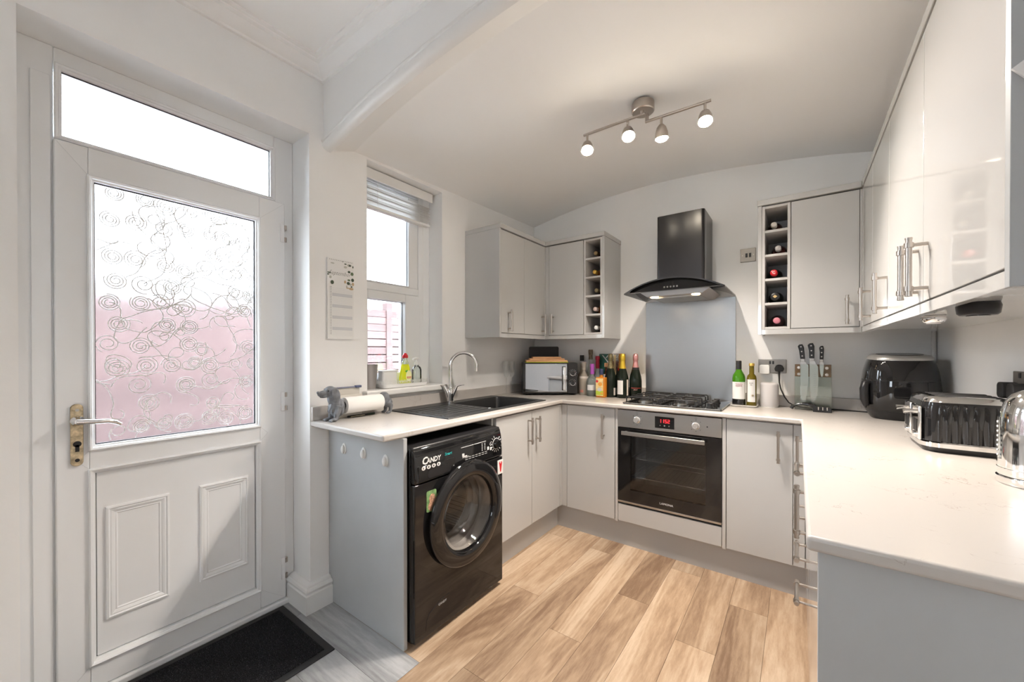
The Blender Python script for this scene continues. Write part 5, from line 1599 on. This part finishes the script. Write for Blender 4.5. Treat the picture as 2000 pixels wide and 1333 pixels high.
ob('glass', prism(N(), rrect(0.702, 0.777, 2.692, 2.732, 0.008), 'z', WT, WT + 0.148), amber, b, 0.006)
ob('neck', lathe(N(), [(0.018, 0.145), (0.0125, 0.155), (0.0125, 0.168), (0, 0.168)], (0.739, 2.712, WT), n=18), amber, b)
ob('cap', lathe(N(), [(0, 0.166), (0.014, 0.166), (0.014, 0.206), (0.012, 0.209), (0, 0.209)], (0.739, 2.712, WT), n=20), mat('navy_cap', (0.03, 0.04, 0.10), 0.4), b)
ob('fruit_label', bx((0.705, 2.6908, WT + 0.012), (0.762, 2.6918, WT + 0.140)), mat('cream_fruit_label', (0.80, 0.62, 0.30), 0.5, var=(40, 0.25)), b, sm=0)
bm = bx((0.7055, 2.6904, WT + 0.018), (0.7615, 2.6909, WT + 0.048))
ob('label_base', bm, mat('lime_label_print', (0.45, 0.58, 0.05), 0.5), b, sm=0)
for x, z, r, c in ((0.715, 0.118, 0.010, 'red'), (0.739, 0.098, 0.016, 'o'), (0.750, 0.030, 0.008, 'o'), (0.734, 0.058, 0.016, 'g')):
    m_ = M['red'] if c == 'red' else (GL.setdefault('orange_fruit_print', mat('orange_fruit_print', (0.85, 0.38, 0.06), 0.5)) if c == 'o' else M['print_grey'])
    ob('fruit_print', prism(N(), [(x + r * math.cos(t * PI / 8), WT + z + r * 0.9 * math.sin(t * PI / 8)) for t in range(16)], 'y', 2.6900, 2.6906), m_, b, sm=0)
gin = glassm('clear_spirit_glass', (0.86, 0.92, 0.90), 0.03, 0.85)
gin2 = glassm('pale_straw_spirit_glass', (0.80, 0.72, 0.62), 0.03, 0.6)
spir = lambda h=0.15, r=0.042: [(0, 0), (r - 0.003, 0), (r, 0.005), (r, h * 0.72), (r * 0.9, h * 0.85), (r * 0.45, h), (0.0145, h * 1.08), (0.0135, h * 1.38), (0, h * 1.38)]
bottle('gin_bottle', 'clear gin bottle with purple neck seal and oval label', 0.640, 2.770, spir(0.150, 0.044), gin, foil=([(0.0155, 0.165), (0.0145, 0.205), (0.0165, 0.212), (0.0165, 0.238), (0.014, 0.243), (0, 0.243)], mat('purple_seal', (0.42, 0.10, 0.48), 0.4), 'seal'), labels=((0.045, 0.085, 0.95, M['paper'], 0.0442, 0.05),))
bottle('spirit_bottle', 'pale spirit bottle with cork top and wide white label beside the microwave', 0.556, 2.805, spir(0.165, 0.040), gin2, foil=([(0.0155, 0.195), (0.0145, 0.222), (0.0175, 0.225), (0.0175, 0.252), (0.012, 0.256), (0, 0.256)], cream, 'stopper'), labels=((0.108, 0.145, 1.2, cream, 0.0375, 0.0), (0.020, 0.040, 0.35, mat('faded_red_label', (0.55, 0.22, 0.18), 0.6), 0.0402, -0.5)))
bottle('spirit_bottle', 'spirit bottle with square black cap behind the cork-topped one', 0.500, 2.882, spir(0.175, 0.036), gin2, foil=([(0.0165, 0.262), (0.0165, 0.305), (0.015, 0.308), (0, 0.308), (0, 0.262)], M['matt_black'], 'cap'))
bottle('spirit_bottle', 'tall clear bottle with brown ornate stopper behind the others', 0.575, 2.883, spir(0.205, 0.036), gin, foil=([(0.0165, 0.275), (0.0150, 0.30), (0.0175, 0.325), (0.0180, 0.345), (0.016, 0.352), (0, 0.352)], mat('brown_stopper', (0.16, 0.12, 0.08), 0.5, var=(90, 0.5)), 'stopper'))
bottle('spirit_bottle', 'clear bottle with red cap behind the purple-sealed gin', 0.645, 2.859, spir(0.165, 0.037), gin, foil=([(0.0150, 0.205), (0.0150, 0.270), (0.0175, 0.276), (0.0175, 0.298), (0.014, 0.302), (0, 0.302), (0, 0.205)], mat('deep_red_seal', (0.38, 0.02, 0.05), 0.4), 'seal'))
bottle('whisky_bottle', 'round amber bottle with wooden cork and domed dark label', 0.727, 2.847, [(0, 0), (0.038, 0), (0.043, 0.01), (0.044, 0.09), (0.038, 0.135), (0.022, 0.165), (0.0145, 0.180), (0.0145, 0.218), (0, 0.218)], glassm('dark_amber_glass', (0.16, 0.05, 0.01), 0.05, 0.2), foil=([(0.015, 0.218), (0.0205, 0.219), (0.0205, 0.247), (0.018, 0.250), (0, 0.250), (0, 0.218)], M['board_wood'], 'cork'), labels=((0.135, 0.165, 0.6, cream, 0.0365, -0.2),))
gb = T('gift_box', 'dark green gift box with a silver cross behind the bottles', 'box', (0.665, 2.915, WT))
ob('carton', bx((0.640, 2.9005, WT), (0.728, 2.919, WT + 0.318)), mat('bottle_green_card', (0.015, 0.10, 0.075), 0.5), gb, 0.001)
bm = prism(N(), [(0.662, WT + 0.31), (0.672, WT + 0.31), (0.722, WT + 0.25), (0.712, WT + 0.25)], 'y', 2.8995, 2.9004)
prism(bm, [(0.712, WT + 0.31), (0.722, WT + 0.31), (0.700, WT + 0.284), (0.694, WT + 0.290)], 'y', 2.8995, 2.9004)
ob('cross_print', bm, M['print_grey'], gb, sm=0)
gb = T('gift_box', 'patterned brown and white gift box behind the bottles', 'box', (0.79, 2.915, WT))
ob('carton', bx((0.731, 2.9005, WT), (0.846, 2.919, WT + 0.320)), mat('brown_patterned_card', (0.22, 0.11, 0.09), 0.6, var=(70, 0.7)), gb, 0.001)
ob('white_print', bx((0.733, 2.8996, WT + 0.262), (0.806, 2.9004, WT + 0.316)), mat('mottled_white_print', (0.50, 0.50, 0.48), 0.6, var=(110, 0.75)), gb, sm=0)
ob('gold_stripe', bx((0.760, 2.8990, WT + 0.15), (0.777, 2.8996, WT + 0.31)), mat('pale_gold_print', (0.80, 0.66, 0.36), 0.5), gb, sm=0)

# tray with wine and oil beside the hob
ty_ = T('condiment_tray', 'small white tray under the wine and oil bottles', 'tray', (1.64, 2.79, WT))
bm = N()
L = []
for t, z in ((0.014, 0.0), (0.004, 0.006), (0.0, 0.013), (0.003, 0.013), (0.008, 0.007), (0.017, 0.004)):
    L.append([bm.verts.new((a, b, WT + z)) for a, b in rrect(1.570 + t, 1.714 - t, 2.722 + t, 2.858 - t, 0.014, 4)])
for A, B in zip(L, L[1:]):
    for k in range(len(A)):
        j = (k + 1) % len(A)
        bm.faces.new((A[k], A[j], B[j], B[k]))
bm.faces.new(L[0][::-1]); bm.faces.new(L[-1])
ob('dish', bm, M['bowlwhite'], ty_)
TZ = WT + 0.0043
gw = glassm('bright_green_bottle_glass', (0.10, 0.38, 0.02), 0.04, 0.55)
wine = [(0, 0), (0.0335, 0), (0.0355, 0.004), (0.0355, 0.168), (0.032, 0.186), (0.020, 0.208), (0.0140, 0.222), (0.0135, 0.268), (0, 0.268)]
b = bottle('wine_bottle', 'green wine bottle with white label and black cap on tray', 1.612, 2.790, wine, gw, TZ, 'bottles beside the hob', foil=([(0.0150, 0.222), (0.0148, 0.272), (0.013, 0.275), (0, 0.275), (0, 0.222)], M['black'], 'cap'), labels=((0.040, 0.145, 1.25, M['paper'], 0.0357, 0.0),))
ob('wine', lathe(N(), [(0, 0.003), (0.0362, 0.003), (0.0362, 0.039), (0, 0.039)], (1.612, 2.790, TZ), n=26), M['black_gloss'], b)
f = facing(1.612, 2.79); fx, fy = math.cos(f), math.sin(f)
lp = mat('plum_print', (0.30, 0.04, 0.08), 0.6)
for s_, dz, sz in (('TRIVENTO', 0.132, 0.0100), ('RESERVE', 0.121, 0.0115)):
    text('lettering', s_, sz, lp, b, frame_m((1.612 + fx * 0.0366, 2.79 + fy * 0.0366, TZ + dz), (-fy, fx, 0), (0, 0, 1)), 0.0004, sx=0.8)
oil = [(0, 0), (0.0245, 0), (0.0265, 0.003), (0.0265, 0.168), (0.023, 0.184), (0.0135, 0.196), (0.0125, 0.246), (0, 0.246)]
b = bottle('oil_bottle', 'slim olive oil bottle with gold cap and pale label', 1.680, 2.792, oil, glassm('olive_bottle_glass', (0.16, 0.12, 0.01), 0.05, 0.25), TZ, 'bottles beside the hob', foil=([(0.0150, 0.244), (0.0150, 0.258), (0.013, 0.260), (0, 0.260), (0, 0.244)], foilm('gold_cap', (0.72, 0.48, 0.12)), 'cap'), labels=((0.026, 0.162, 0.85, mat('pale_label_paper', (0.76, 0.75, 0.74), 0.6), 0.0267, -0.1),), n=20)
f = facing(1.68, 2.792) - 0.1; fx, fy = math.cos(f), math.sin(f)
for s_, dz, sz in (('OLIVE', 0.140, 0.010), ('OIL', 0.129, 0.010)):
    text('lettering', s_, sz, M['print_dark'], b, frame_m((1.68 + fx * 0.0276, 2.792 + fy * 0.0276, TZ + dz), (-fy, fx, 0), (0, 0, 1)), 0.0004, sx=0.8)
ob('label_seal', cyl(N(), (1.68 + fx * 0.0262 - fy * 0.008, 2.792 + fy * 0.0262 + fx * 0.008, TZ + 0.066), (1.68 + fx * 0.0282 - fy * 0.008, 2.792 + fy * 0.0282 + fx * 0.008, TZ + 0.066), 0.006, n=14), M['gold_brass'], b)

# bottles lying in the racks
def lying(label, x, z, capm, bodym, tip=2.668, r=0.037, wide=0.015, facep=None, sq=(1, 1)):
    b = T('rack_bottle', label, 'bottle', (x, tip + 0.13, z - r * sq[1]), 'bottles in the wine racks')
    Lb = DD - 0.016 - tip
    ob('glass', lathe(N(), [(0, 0.004), (wide * 0.86, 0.004), (wide * 0.9, 0.055), (r * 0.7, 0.085), (r, 0.115), (r, Lb - 0.004), (r - 0.004, Lb), (0, Lb)], (x, tip, z), 'y', 26, sq), bodym, b, sm=50)
    c = ob('cap', lathe(N(), [(0, 0), (wide * 0.8, 0), (wide, 0.003), (wide, 0.042), (0, 0.042)], (x, tip - 0.001, z), 'y', 22), capm, b, sm=50)
    if facep:
        facep(b, x, tip - 0.0014, z)
    return b


xl = 0.712
lb_ = lambda n, c, t=0.3: glassm(n, c, 0.06, t)
rose = lb_('dark_red_bottle', (0.10, 0.012, 0.012), 0.0)
lying('bottle with bronze foil lying in top hole of left rack', xl, zl[4] + 0.0372, foilm('bronze_foil', (0.30, 0.20, 0.10)), rose)
lying('bottle with bright gold foil lying in left rack second hole down', xl - 0.008, zl[3] + 0.0372, foilm('bright_gold_foil', (0.80, 0.50, 0.10)), lb_('orange_bottle', (0.40, 0.12, 0.02), 0.1))
lying('bottle with dull brass top lying in middle hole of left rack', xl + 0.006, zl[2] + 0.0372, foilm('dull_brass_foil', (0.36, 0.29, 0.17)), rose)
lying('bottle with pale pink cap lying in left rack fourth hole down', xl - 0.004, zl[1] + 0.0372, mat('blush_cap', (0.72, 0.55, 0.50), 0.4), lb_('brown_amber_bottle', (0.28, 0.09, 0.02), 0.2))
lying('bottle with white cap lying in bottom hole of left rack', xl + 0.004, zl[0] + 0.0372, M['white'], lb_('grey_bottle', (0.16, 0.13, 0.12), 0.2))
xr = 1.806
lying('dark red bottle with white cap in top hole of right rack', xr - 0.010, zr[4] + 0.0372, mat('pearl_cap', (0.70, 0.66, 0.62), 0.35), rose)
lying('bottle with frosted clear stopper in right rack second hole down', xr + 0.010, zr[3] + 0.0372, mat('frosted_stopper', (0.72, 0.68, 0.66), 0.3, trans=0.3), lb_('maroon_bottle', (0.13, 0.03, 0.03), 0.0))
lying('black bottle with red disc cap lettered C in right rack', xr - 0.010, zr[2] + 0.0372, M['red'], dark, wide=0.0175, facep=lambda b, x, y, z: text('lettering', 'C', 0.020, M['print_white'], b, frame_m((x, y, z), (1, 0, 0), (0, 0, 1)), 0.0003, bold=0.0006))
lying('black bottle with small gold diamond emblem in right rack', xr - 0.004, zr[1] + 0.0372, M['black'], dark, wide=0.022, facep=lambda b, x, y, z: ob('diamond_emblem', prism(N(), [(x - 0.011, z), (x, z - 0.009), (x + 0.011, z), (x, z + 0.009)], 'y', y - 0.0006, y + 0.0004), foilm('gold_emblem', (0.70, 0.48, 0.22)), b, sm=0))
lying('clear bottle with rose pink cap in bottom hole of right rack', xr + 0.004, zr[0] + 0.0372, mat('rose_cap', (0.62, 0.22, 0.28), 0.4), lb_('pale_pink_bottle', (0.35, 0.20, 0.20), 0.5), wide=0.017)

# ================================================================ SOCKETS AND SWITCH
sw = T('fused_switch', 'steel double rocker switch plate right of extractor hood', 'switch', (1.645, DD, 1.828))
ob('plate', bx((1.603, DD - 0.007, 1.830), (1.689, DD - 0.0003, 1.916)), M['plate'], sw, 0.002)
for x in (1.632, 1.652):
    ob('rocker', bx((x, DD - 0.010, 1.859), (x + 0.012, DD - 0.006, 1.885)), M['black'], sw, 0.001)
for x in (1.615, 1.677):
    ob('screw', cyl(N(), (x, DD - 0.0078, 1.873), (x, DD - 0.006, 1.873), 0.003, n=10), M['nickel'], sw)
so = T('double_socket', 'brushed steel double socket beside the knife holder', 'socket', (1.778, DD, 1.118))
ob('plate', bx((1.705, DD - 0.008, 1.118), (1.851, DD - 0.0003, 1.202)), M['plate'], so, 0.002)
for x in (1.762, 1.778):
    ob('rocker', bx((x, DD - 0.011, 1.172), (x + 0.010, DD - 0.007, 1.192)), M['black'], so, 0.001)
o = ob('usb_charger', prism(N(), rrect(1.711, 1.766, 1.110, 1.168, 0.010), 'y', DD - 0.040, DD - 0.0085), M['white'], bev=0.003, org=(1.738, DD - 0.02, 1.11))
tag(o, 'white square charger plugged into the double socket', 'charger')
pg = T('power_plug', 'black three-pin plug and cable in the double socket', 'plug', (1.815, DD - 0.02, 1.12))
ob('plug', prism(N(), [(1.796, 1.128), (1.834, 1.128), (1.840, 1.145), (1.832, 1.164), (1.822, 1.170), (1.808, 1.170), (1.798, 1.164), (1.790, 1.145)], 'y', DD - 0.036, DD - 0.0085), M['matt_black'], pg, 0.004)
ob('cable', tube(N(), [(1.815, DD - 0.028, 1.130), (1.815, DD - 0.030, 1.105), (1.816, DD - 0.032, 1.06), (1.824, DD - 0.034, 1.02), (1.842, DD - 0.036, 0.975), (1.864, DD - 0.040, 0.942), (1.892, DD - 0.046, 0.925), (1.94, DD - 0.05, WT + 0.004), (2.10, DD - 0.045, WT + 0.004), (2.22, DD - 0.06, WT + 0.004)], [0.007, 0.0045] + [0.0036] * 8, 8), M['matt_black'], pg)
so = T('double_socket', 'steel double socket on the wall above the kettle', 'socket', (RW, 1.95, 1.10))
ob('plate', bx((RW - 0.008, 1.875, 1.100), (RW - 0.0003, 2.021, 1.186)), M['plate'], so, 0.002)
for y in (1.92, 1.96):
    ob('rocker', bx((RW - 0.011, y, 1.165), (RW - 0.007, y + 0.012, 1.182)), M['black'], so, 0.001)
for y, w in ((1.990, 'nearer the corner'), (1.915, 'nearer the kettle')):
    o = ob('power_plug', prism(N(), rrect(y - 0.022, y + 0.022, 1.098, 1.150, 0.014), 'x', RW - 0.046, RW - 0.0085), M['matt_black'], bev=0.004, org=(RW - 0.025, y, 1.10))
    tag(o, 'black plug in the wall socket above the kettle, %s' % w, 'plug', 'plugs above the kettle')
# pipe boxing in the far right corner
o = ob('corner_pipe', tube(N(), [(RW - 0.014, DD - 0.012, 0.9835), (RW - 0.014, DD - 0.012, 1.357)], 0.009, 10), M['gloss_paint'], org=(RW - 0.014, DD - 0.012, 0.985))
tag(o, 'thin painted pipe running up the far right corner', 'pipe')

# ================================================================ SPEAKER, KNIVES, SHARPENER
s_ = T('smart_speaker', 'pale fabric cylinder speaker below the double socket', 'speaker', (1.768, 2.840, WT))
ob('fabric_body', lathe(N(), [(0, 0.006), (0.046, 0.006), (0.048, 0.012), (0.048, 0.135), (0.045, 0.144), (0.038, 0.147), (0, 0.147)], (1.768, 2.840, WT), n=36), M['fabric'], s_, sm=50)
ob('base_ring', lathe(N(), [(0, 0), (0.044, 0), (0.045, 0.003), (0.044, 0.0062), (0, 0.0062)], (1.768, 2.840, WT), n=36), M['white'], s_)
kb = T('knife_stand', 'glass knife stand with acacia wood band', 'knife stand', (1.975, 2.83, WT))
KX0, KX1, KYF = 1.893, 2.061, 2.812
ob('front_glass', bx((KX0, KYF, WT), (KX1, KYF + 0.005, WT + 0.262)), M['greenglass'], kb, 0.0006)
ob('back_glass', bx((KX0, KYF + 0.055, WT), (KX1, KYF + 0.060, WT + 0.262)), M['greenglass'], kb, 0.0006)
ob('base', bx((KX0, KYF + 0.005, WT), (KX1, KYF + 0.055, WT + 0.006)), M['greenglass'], kb)
ob('wood_band', bx((KX0 + 0.001, KYF + 0.032, WT + 0.190), (KX1 - 0.001, KYF + 0.0548, WT + 0.2615)), M['brown_wood'], kb, 0.001)
for x in (KX0 + 0.019, KX1 - 0.022):
    for z in (0.205, 0.243):
        ob('stud', lathe(N(), [(0, 0), (0.008, 0), (0.0075, -0.003), (0, -0.004)], (x, KYF, WT + z), 'y', 16), M['nickel'], kb)


def knife(label, x, y, zt, zh, zb, w, blade, scal=False, tilt=0.0):
    k = T('kitchen_knife', label, 'knife', (x, y, zb), 'knives in the glass stand')
    hw = w
    P = [(x - hw * 0.9, zh), (x + hw * 0.9, zh), (x + hw * 1.05, zh + (zt - zh) * 0.5), (x + hw * 1.12, zt - 0.018), (x + hw * 0.7, zt), (x - hw * 0.5, zt - 0.002), (x - hw * 1.15, zt - 0.012), (x - hw * 0.85, zh + (zt - zh) * 0.55)]
    P = [(a + tilt * (b_ - zh), b_) for a, b_ in P]
    h = ob('handle', prism(N(), P, 'y', y - 0.008, y + 0.008), M['black'], k, 0.003)
    for q in (0.2, 0.5, 0.82):
        ob('rivet', cyl(N(), (x + tilt * (zt - zh) * q, y - 0.0088, zh + (zt - zh) * q), (x + tilt * (zt - zh) * q, y - 0.007, zh + (zt - zh) * q), 0.0036, n=12), M['nickel'], h)
    ob('bolster', bx((x - hw * 0.85, y - 0.006, zh - 0.016), (x + hw * 0.85, y + 0.006, zh + 0.001)), M['steel'], k, 0.002)
    bl_ = ob('blade', prism(N(), blade, 'y', y - 0.0012, y + 0.0012), M['steel'], k, sm=0)
    if scal:
        for q in range(12):
            z = zb + 0.025 + q * 0.0125
            ob('hollow', prism(N(), [(x + 0.008, z), (x + 0.021, z + 0.0015), (x + 0.021, z + 0.005), (x + 0.008, z + 0.004)], 'y', y - 0.0016, y - 0.0011), M['pot'], bl_, sm=0)
    return k


ky = KYF + 0.018
knife('chef knife with pale blade, nearest the speaker', 1.930, ky, 1.294, 1.208, 0.952, 0.0125, [(1.918, 1.2), (1.935, 1.2), (1.957, 1.17), (1.957, 1.08), (1.950, 1.0), (1.938, 0.953), (1.930, 0.952), (1.923, 1.0), (1.920, 1.1)], tilt=-0.12)
knife('broad knife with hollow-edged blade in the middle of stand', 1.972, ky, 1.300, 1.212, 0.955, 0.0135, [(1.962, 1.2), (1.982, 1.2), (2.000, 1.165), (2.002, 1.09), (1.998, 1.01), (1.990, 0.975), (1.975, 0.955), (1.966, 0.98), (1.962, 1.1)], True, tilt=-0.05)
knife('small paring knife at the right of stand', 2.016, ky, 1.284, 1.206, 1.096, 0.0095, [(2.007, 1.2), (2.024, 1.2), (2.027, 1.165), (2.024, 1.125), (2.018, 1.096), (2.010, 1.13)], tilt=0.0)
sh = T('knife_sharpener', 'black handled knife sharpener lying before the knife stand', 'sharpener', (1.965, 2.765, WT))
ob('handle', tube(N(), [(1.878, 2.760, WT + 0.010), (1.884, 2.760, WT + 0.022), (1.902, 2.760, WT + 0.034), (1.932, 2.760, WT + 0.040), (1.962, 2.760, WT + 0.038), (1.982, 2.760, WT + 0.026)], [0.0095, 0.0095, 0.0075, 0.0085, 0.011, 0.012], 12), M['black_gloss'], sh, sm=60)
ob('head', prism(N(), [(1.976, WT), (2.058, WT), (2.058, WT + 0.022), (2.050, WT + 0.027), (1.996, WT + 0.028), (1.984, WT + 0.042), (1.974, WT + 0.040)], 'y', 2.744, 2.776), M['black'], sh, 0.003)
for k in range(3):
    ob('slot', bx((1.998 + 0.019 * k, 2.7435, WT + 0.012), (2.002 + 0.019 * k, 2.7765, WT + 0.0292)), M['chrome'], sh)

# ================================================================ AIR FRYER
af = T('air_fryer', 'large glossy black air fryer in the right corner', 'air fryer', (2.318, 2.738, WT))
ax, ay = 2.318, 2.738


def squircle(rx, ry, n=48, e=2.8):
    out = []
    for i in range(n):
        t = 2 * PI * i / n
        c, s = math.cos(t), math.sin(t)
        out.append((math.copysign(abs(c) ** (2 / e), c) * rx, math.copysign(abs(s) ** (2 / e), s) * ry))
    return out


def loft(bm, rings_, cap0=True, cap1=True):
    V = [[bm.verts.new(p) for p in r] for r in rings_]
    for A, B in zip(V, V[1:]):
        for k in range(len(A)):
            j = (k + 1) % len(A)
            bm.faces.new((A[k], A[j], B[j], B[k]))
    if cap0:
        bm.faces.new(V[0][::-1])
    if cap1:
        bm.faces.new(V[-1])
    return bm


def afr(z, rx, ry, tilt=0.0, dx=0.0):
    return [(ax + dx + a, ay + b, WT + z + tilt * b) for a, b in squircle(rx, ry)]


ob('base', loft(N(), [afr(0.0, 0.105, 0.110), afr(0.012, 0.112, 0.118), afr(0.045, 0.128, 0.138)]), M['black'], af, sm=50)
ob('lower_body', loft(N(), [afr(0.0455, 0.128, 0.138), afr(0.09, 0.142, 0.150), afr(0.140, 0.1445, 0.152), afr(0.1925, 0.1400, 0.148)]), M['black_gloss'], af, sm=50)
ob('upper_body', loft(N(), [afr(0.1945, 0.1400, 0.148), afr(0.24, 0.134, 0.142), afr(0.280, 0.124, 0.132), afr(0.298, 0.117, 0.125, 0.05)]), M['black_gloss'], af, sm=50)
ob('silver_rim', loft(N(), [afr(0.298, 0.118, 0.126, 0.05), afr(0.306, 0.118, 0.126, 0.05), afr(0.318, 0.108, 0.116, 0.05), afr(0.321, 0.094, 0.102, 0.05)]), mat('satin_silver_plastic', (0.55, 0.54, 0.52), 0.3, 0.6), af, sm=50)
ob('top_disc', loft(N(), [afr(0.3205, 0.085, 0.094, 0.05), afr(0.324, 0.083, 0.092, 0.05)]), mat('smoked_top', (0.07, 0.068, 0.066), 0.25), af, sm=50)
bm = tube(N(), [(ax - 0.118, ay - 0.095, WT + 0.186), (ax - 0.136, ay - 0.104, WT + 0.178), (ax - 0.141, ay - 0.108, WT + 0.150), (ax - 0.140, ay - 0.108, WT + 0.100), (ax - 0.132, ay - 0.102, WT + 0.066)], [0.012, 0.017, 0.018, 0.018, 0.012], 12)
ob('handle', bm, M['black'], af, sm=60)
bm = N()
front = [p for p in squircle(0.1455, 0.153, 96) if p[1] < 0 and p[0] < 0.085]
front.sort(key=lambda p: math.atan2(p[1], p[0]))
pl_ = [(ax + a, ay + b, WT + 0.188) for a, b in front][::-1]
ob('drawer_seam', tube(N(), [(ax + a * 0.972, ay + b * 0.972, WT + 0.1935) for a, b in front], 0.0016, 5), M['matt_black'], af)
e = front[-1]
ob('drawer_seam', tube(N(), [(ax + e[0] * 0.974, ay + e[1] * 0.974, WT + 0.1935), (ax + e[0] * 0.996, ay + e[1] * 0.996, WT + 0.14), (ax + e[0] * 0.975, ay + e[1] * 0.975, WT + 0.09)], 0.0016, 5), M['matt_black'], af)

# ================================================================ TOASTER
to = T('toaster', 'black fluted four-slot toaster with chrome trim', 'toaster', (2.355, 2.0, WT))
TX0, TX1, TY0, TY1 = 2.244, 2.466, 1.868, 2.137


def tor(z, ins, r=0.05):
    return [(a, b, WT + z) for a, b in rrect(TX0 + ins, TX1 - ins, TY0 + ins, TY1 - ins, r, 8)]


ob('foot_base', loft(N(), [tor(0.0, 0.012, 0.045), tor(0.018, 0.004, 0.05)]), M['black'], to, sm=40)
ob('chrome_band', loft(N(), [tor(0.0182, 0.001, 0.05), tor(0.032, 0.001, 0.05), tor(0.036, 0.005, 0.05)]), M['chrome'], to, sm=40)
# fluted sides: rounded rectangle with waves on the two long sides
def flute_ring(z, amp, ins):
    out = []
    base = rrect(TX0, TX1, TY0, TY1, 0.05, 8)
    mx_, my_ = (TX0 + TX1) / 2, (TY0 + TY1) / 2
    kx1, ky1 = 1 - 2 * ins / (TX1 - TX0), 1 - 2 * ins / (TY1 - TY0)
    for (a, b), (c, d) in zip(base, base[1:] + base[:1]):
        n_ = max(1, int(math.hypot(c - a, d - b) / 0.0022))
        for k in range(n_):
            x, y = a + (c - a) * k / n_, b + (d - b) * k / n_
            if y < TY0 + 0.012 or y > TY1 - 0.012:
                w = abs(math.sin((x - TX0) * PI / 0.0235))
                s = 1 if y < my_ else -1
                y += s * amp * (1 - w) * min(1, max(0, (x - TX0 - 0.03) / 0.02)) * min(1, max(0, (TX1 - 0.03 - x) / 0.02))
            out.append((mx_ + (x - mx_) * kx1, my_ + (y - my_) * ky1, WT + z))
    return out


ob('fluted_shell', loft(N(), [flute_ring(0.0365, 0.007, 0.004), flute_ring(0.105, 0.006, 0.004), flute_ring(0.145, 0.0, 0.004), flute_ring(0.166, 0.0, 0.009)]), M['black_gloss'], to, sm=50)
ob('chrome_top', loft(N(), [tor(0.1662, 0.009, 0.045), tor(0.178, 0.014, 0.042), tor(0.184, 0.024, 0.035), tor(0.185, 0.034, 0.028)]), M['chrome'], to, sm=50)
for k in range(4):
    y = 1.927 + 0.0435 * k
    ob('slot', bx((TX0 + 0.045, y, WT + 0.183), (TX1 - 0.03, y + 0.022, WT + 0.1858)), M['matt_black'], to, 0.001)
for y in (1.935, 2.060):
    pn_ = ob('control_plate', bx((TX0 - 0.004, y - 0.043, WT + 0.036), (TX0 + 0.006, y + 0.043, WT + 0.150)), M['chrome'], to, 0.004)
    ob('lever', tube(N(), [(TX0 - 0.002, y, WT + 0.128), (TX0 - 0.020, y, WT + 0.128), (TX0 - 0.034, y, WT + 0.126)], [0.006, 0.007, 0.009], 10), M['chrome'], pn_)
    for k in range(5):
        ob('button_bar', bx((TX0 - 0.0055, y - 0.026 + 0.011 * k, WT + 0.062), (TX0 - 0.0038, y - 0.020 + 0.011 * k, WT + 0.104)), M['black'], pn_)
    ob('dial', cyl(N(), (TX0 - 0.012, y, WT + 0.050), (TX0 - 0.003, y, WT + 0.050), 0.010, n=16), M['chrome'], pn_)

# ================================================================ KETTLE
kt = T('kettle', 'mirror-polished domed chrome kettle beside the black toaster', 'kettle', (2.397, 1.555, WT))
kx_, ky_ = 2.397, 1.555
ob('power_base', lathe(N(), [(0, 0), (0.070, 0), (0.073, 0.004), (0.073, 0.018), (0.069, 0.021), (0, 0.021)], (kx_, ky_, WT), n=48), M['chrome'], kt)
ob('body', lathe(N(), [(0, 0.0215), (0.070, 0.0215), (0.072, 0.026), (0.0715, 0.040), (0.0705, 0.041), (0.0705, 0.043), (0.0712, 0.044), (0.0690, 0.13), (0.0665, 0.175), (0.060, 0.205), (0.047, 0.226), (0.030, 0.237), (0, 0.240)], (kx_, ky_, WT), n=56), M['chrome'], kt, sm=35)
ob('lid_knob', lathe(N(), [(0, 0.240), (0.008, 0.240), (0.008, 0.246), (0.014, 0.250), (0.014, 0.258), (0, 0.261)], (kx_, ky_, WT), n=20), M['black'], kt)
ob('handle', tube(N(), [(kx_ + 0.040, ky_ - 0.040, WT + 0.19), (kx_ + 0.050, ky_ - 0.066, WT + 0.20), (kx_ + 0.054, ky_ - 0.088, WT + 0.16), (kx_ + 0.050, ky_ - 0.086, WT + 0.10), (kx_ + 0.040, ky_ - 0.055, WT + 0.085)], [0.010, 0.012, 0.012, 0.011, 0.009], 12), M['black'], kt, sm=60)
ga = ob('water_gauge', wrap(N(), (kx_, ky_), 0.0700, WT + 0.062, WT + 0.168, PI + 0.10, 0.075, 4, 0.003), M['clearplast'], kt)
bm = N()
for k in range(8):
    t = PI + 0.10
    cyl(bm, (kx_ + 0.0725 * math.cos(t), ky_ + 0.0725 * math.sin(t), WT + 0.072 + 0.012 * k), (kx_ + 0.0745 * math.cos(t), ky_ + 0.0745 * math.sin(t), WT + 0.072 + 0.012 * k), 0.0028, n=8)
ob('gauge_marks', bm, M['print_white'], ga, sm=0)
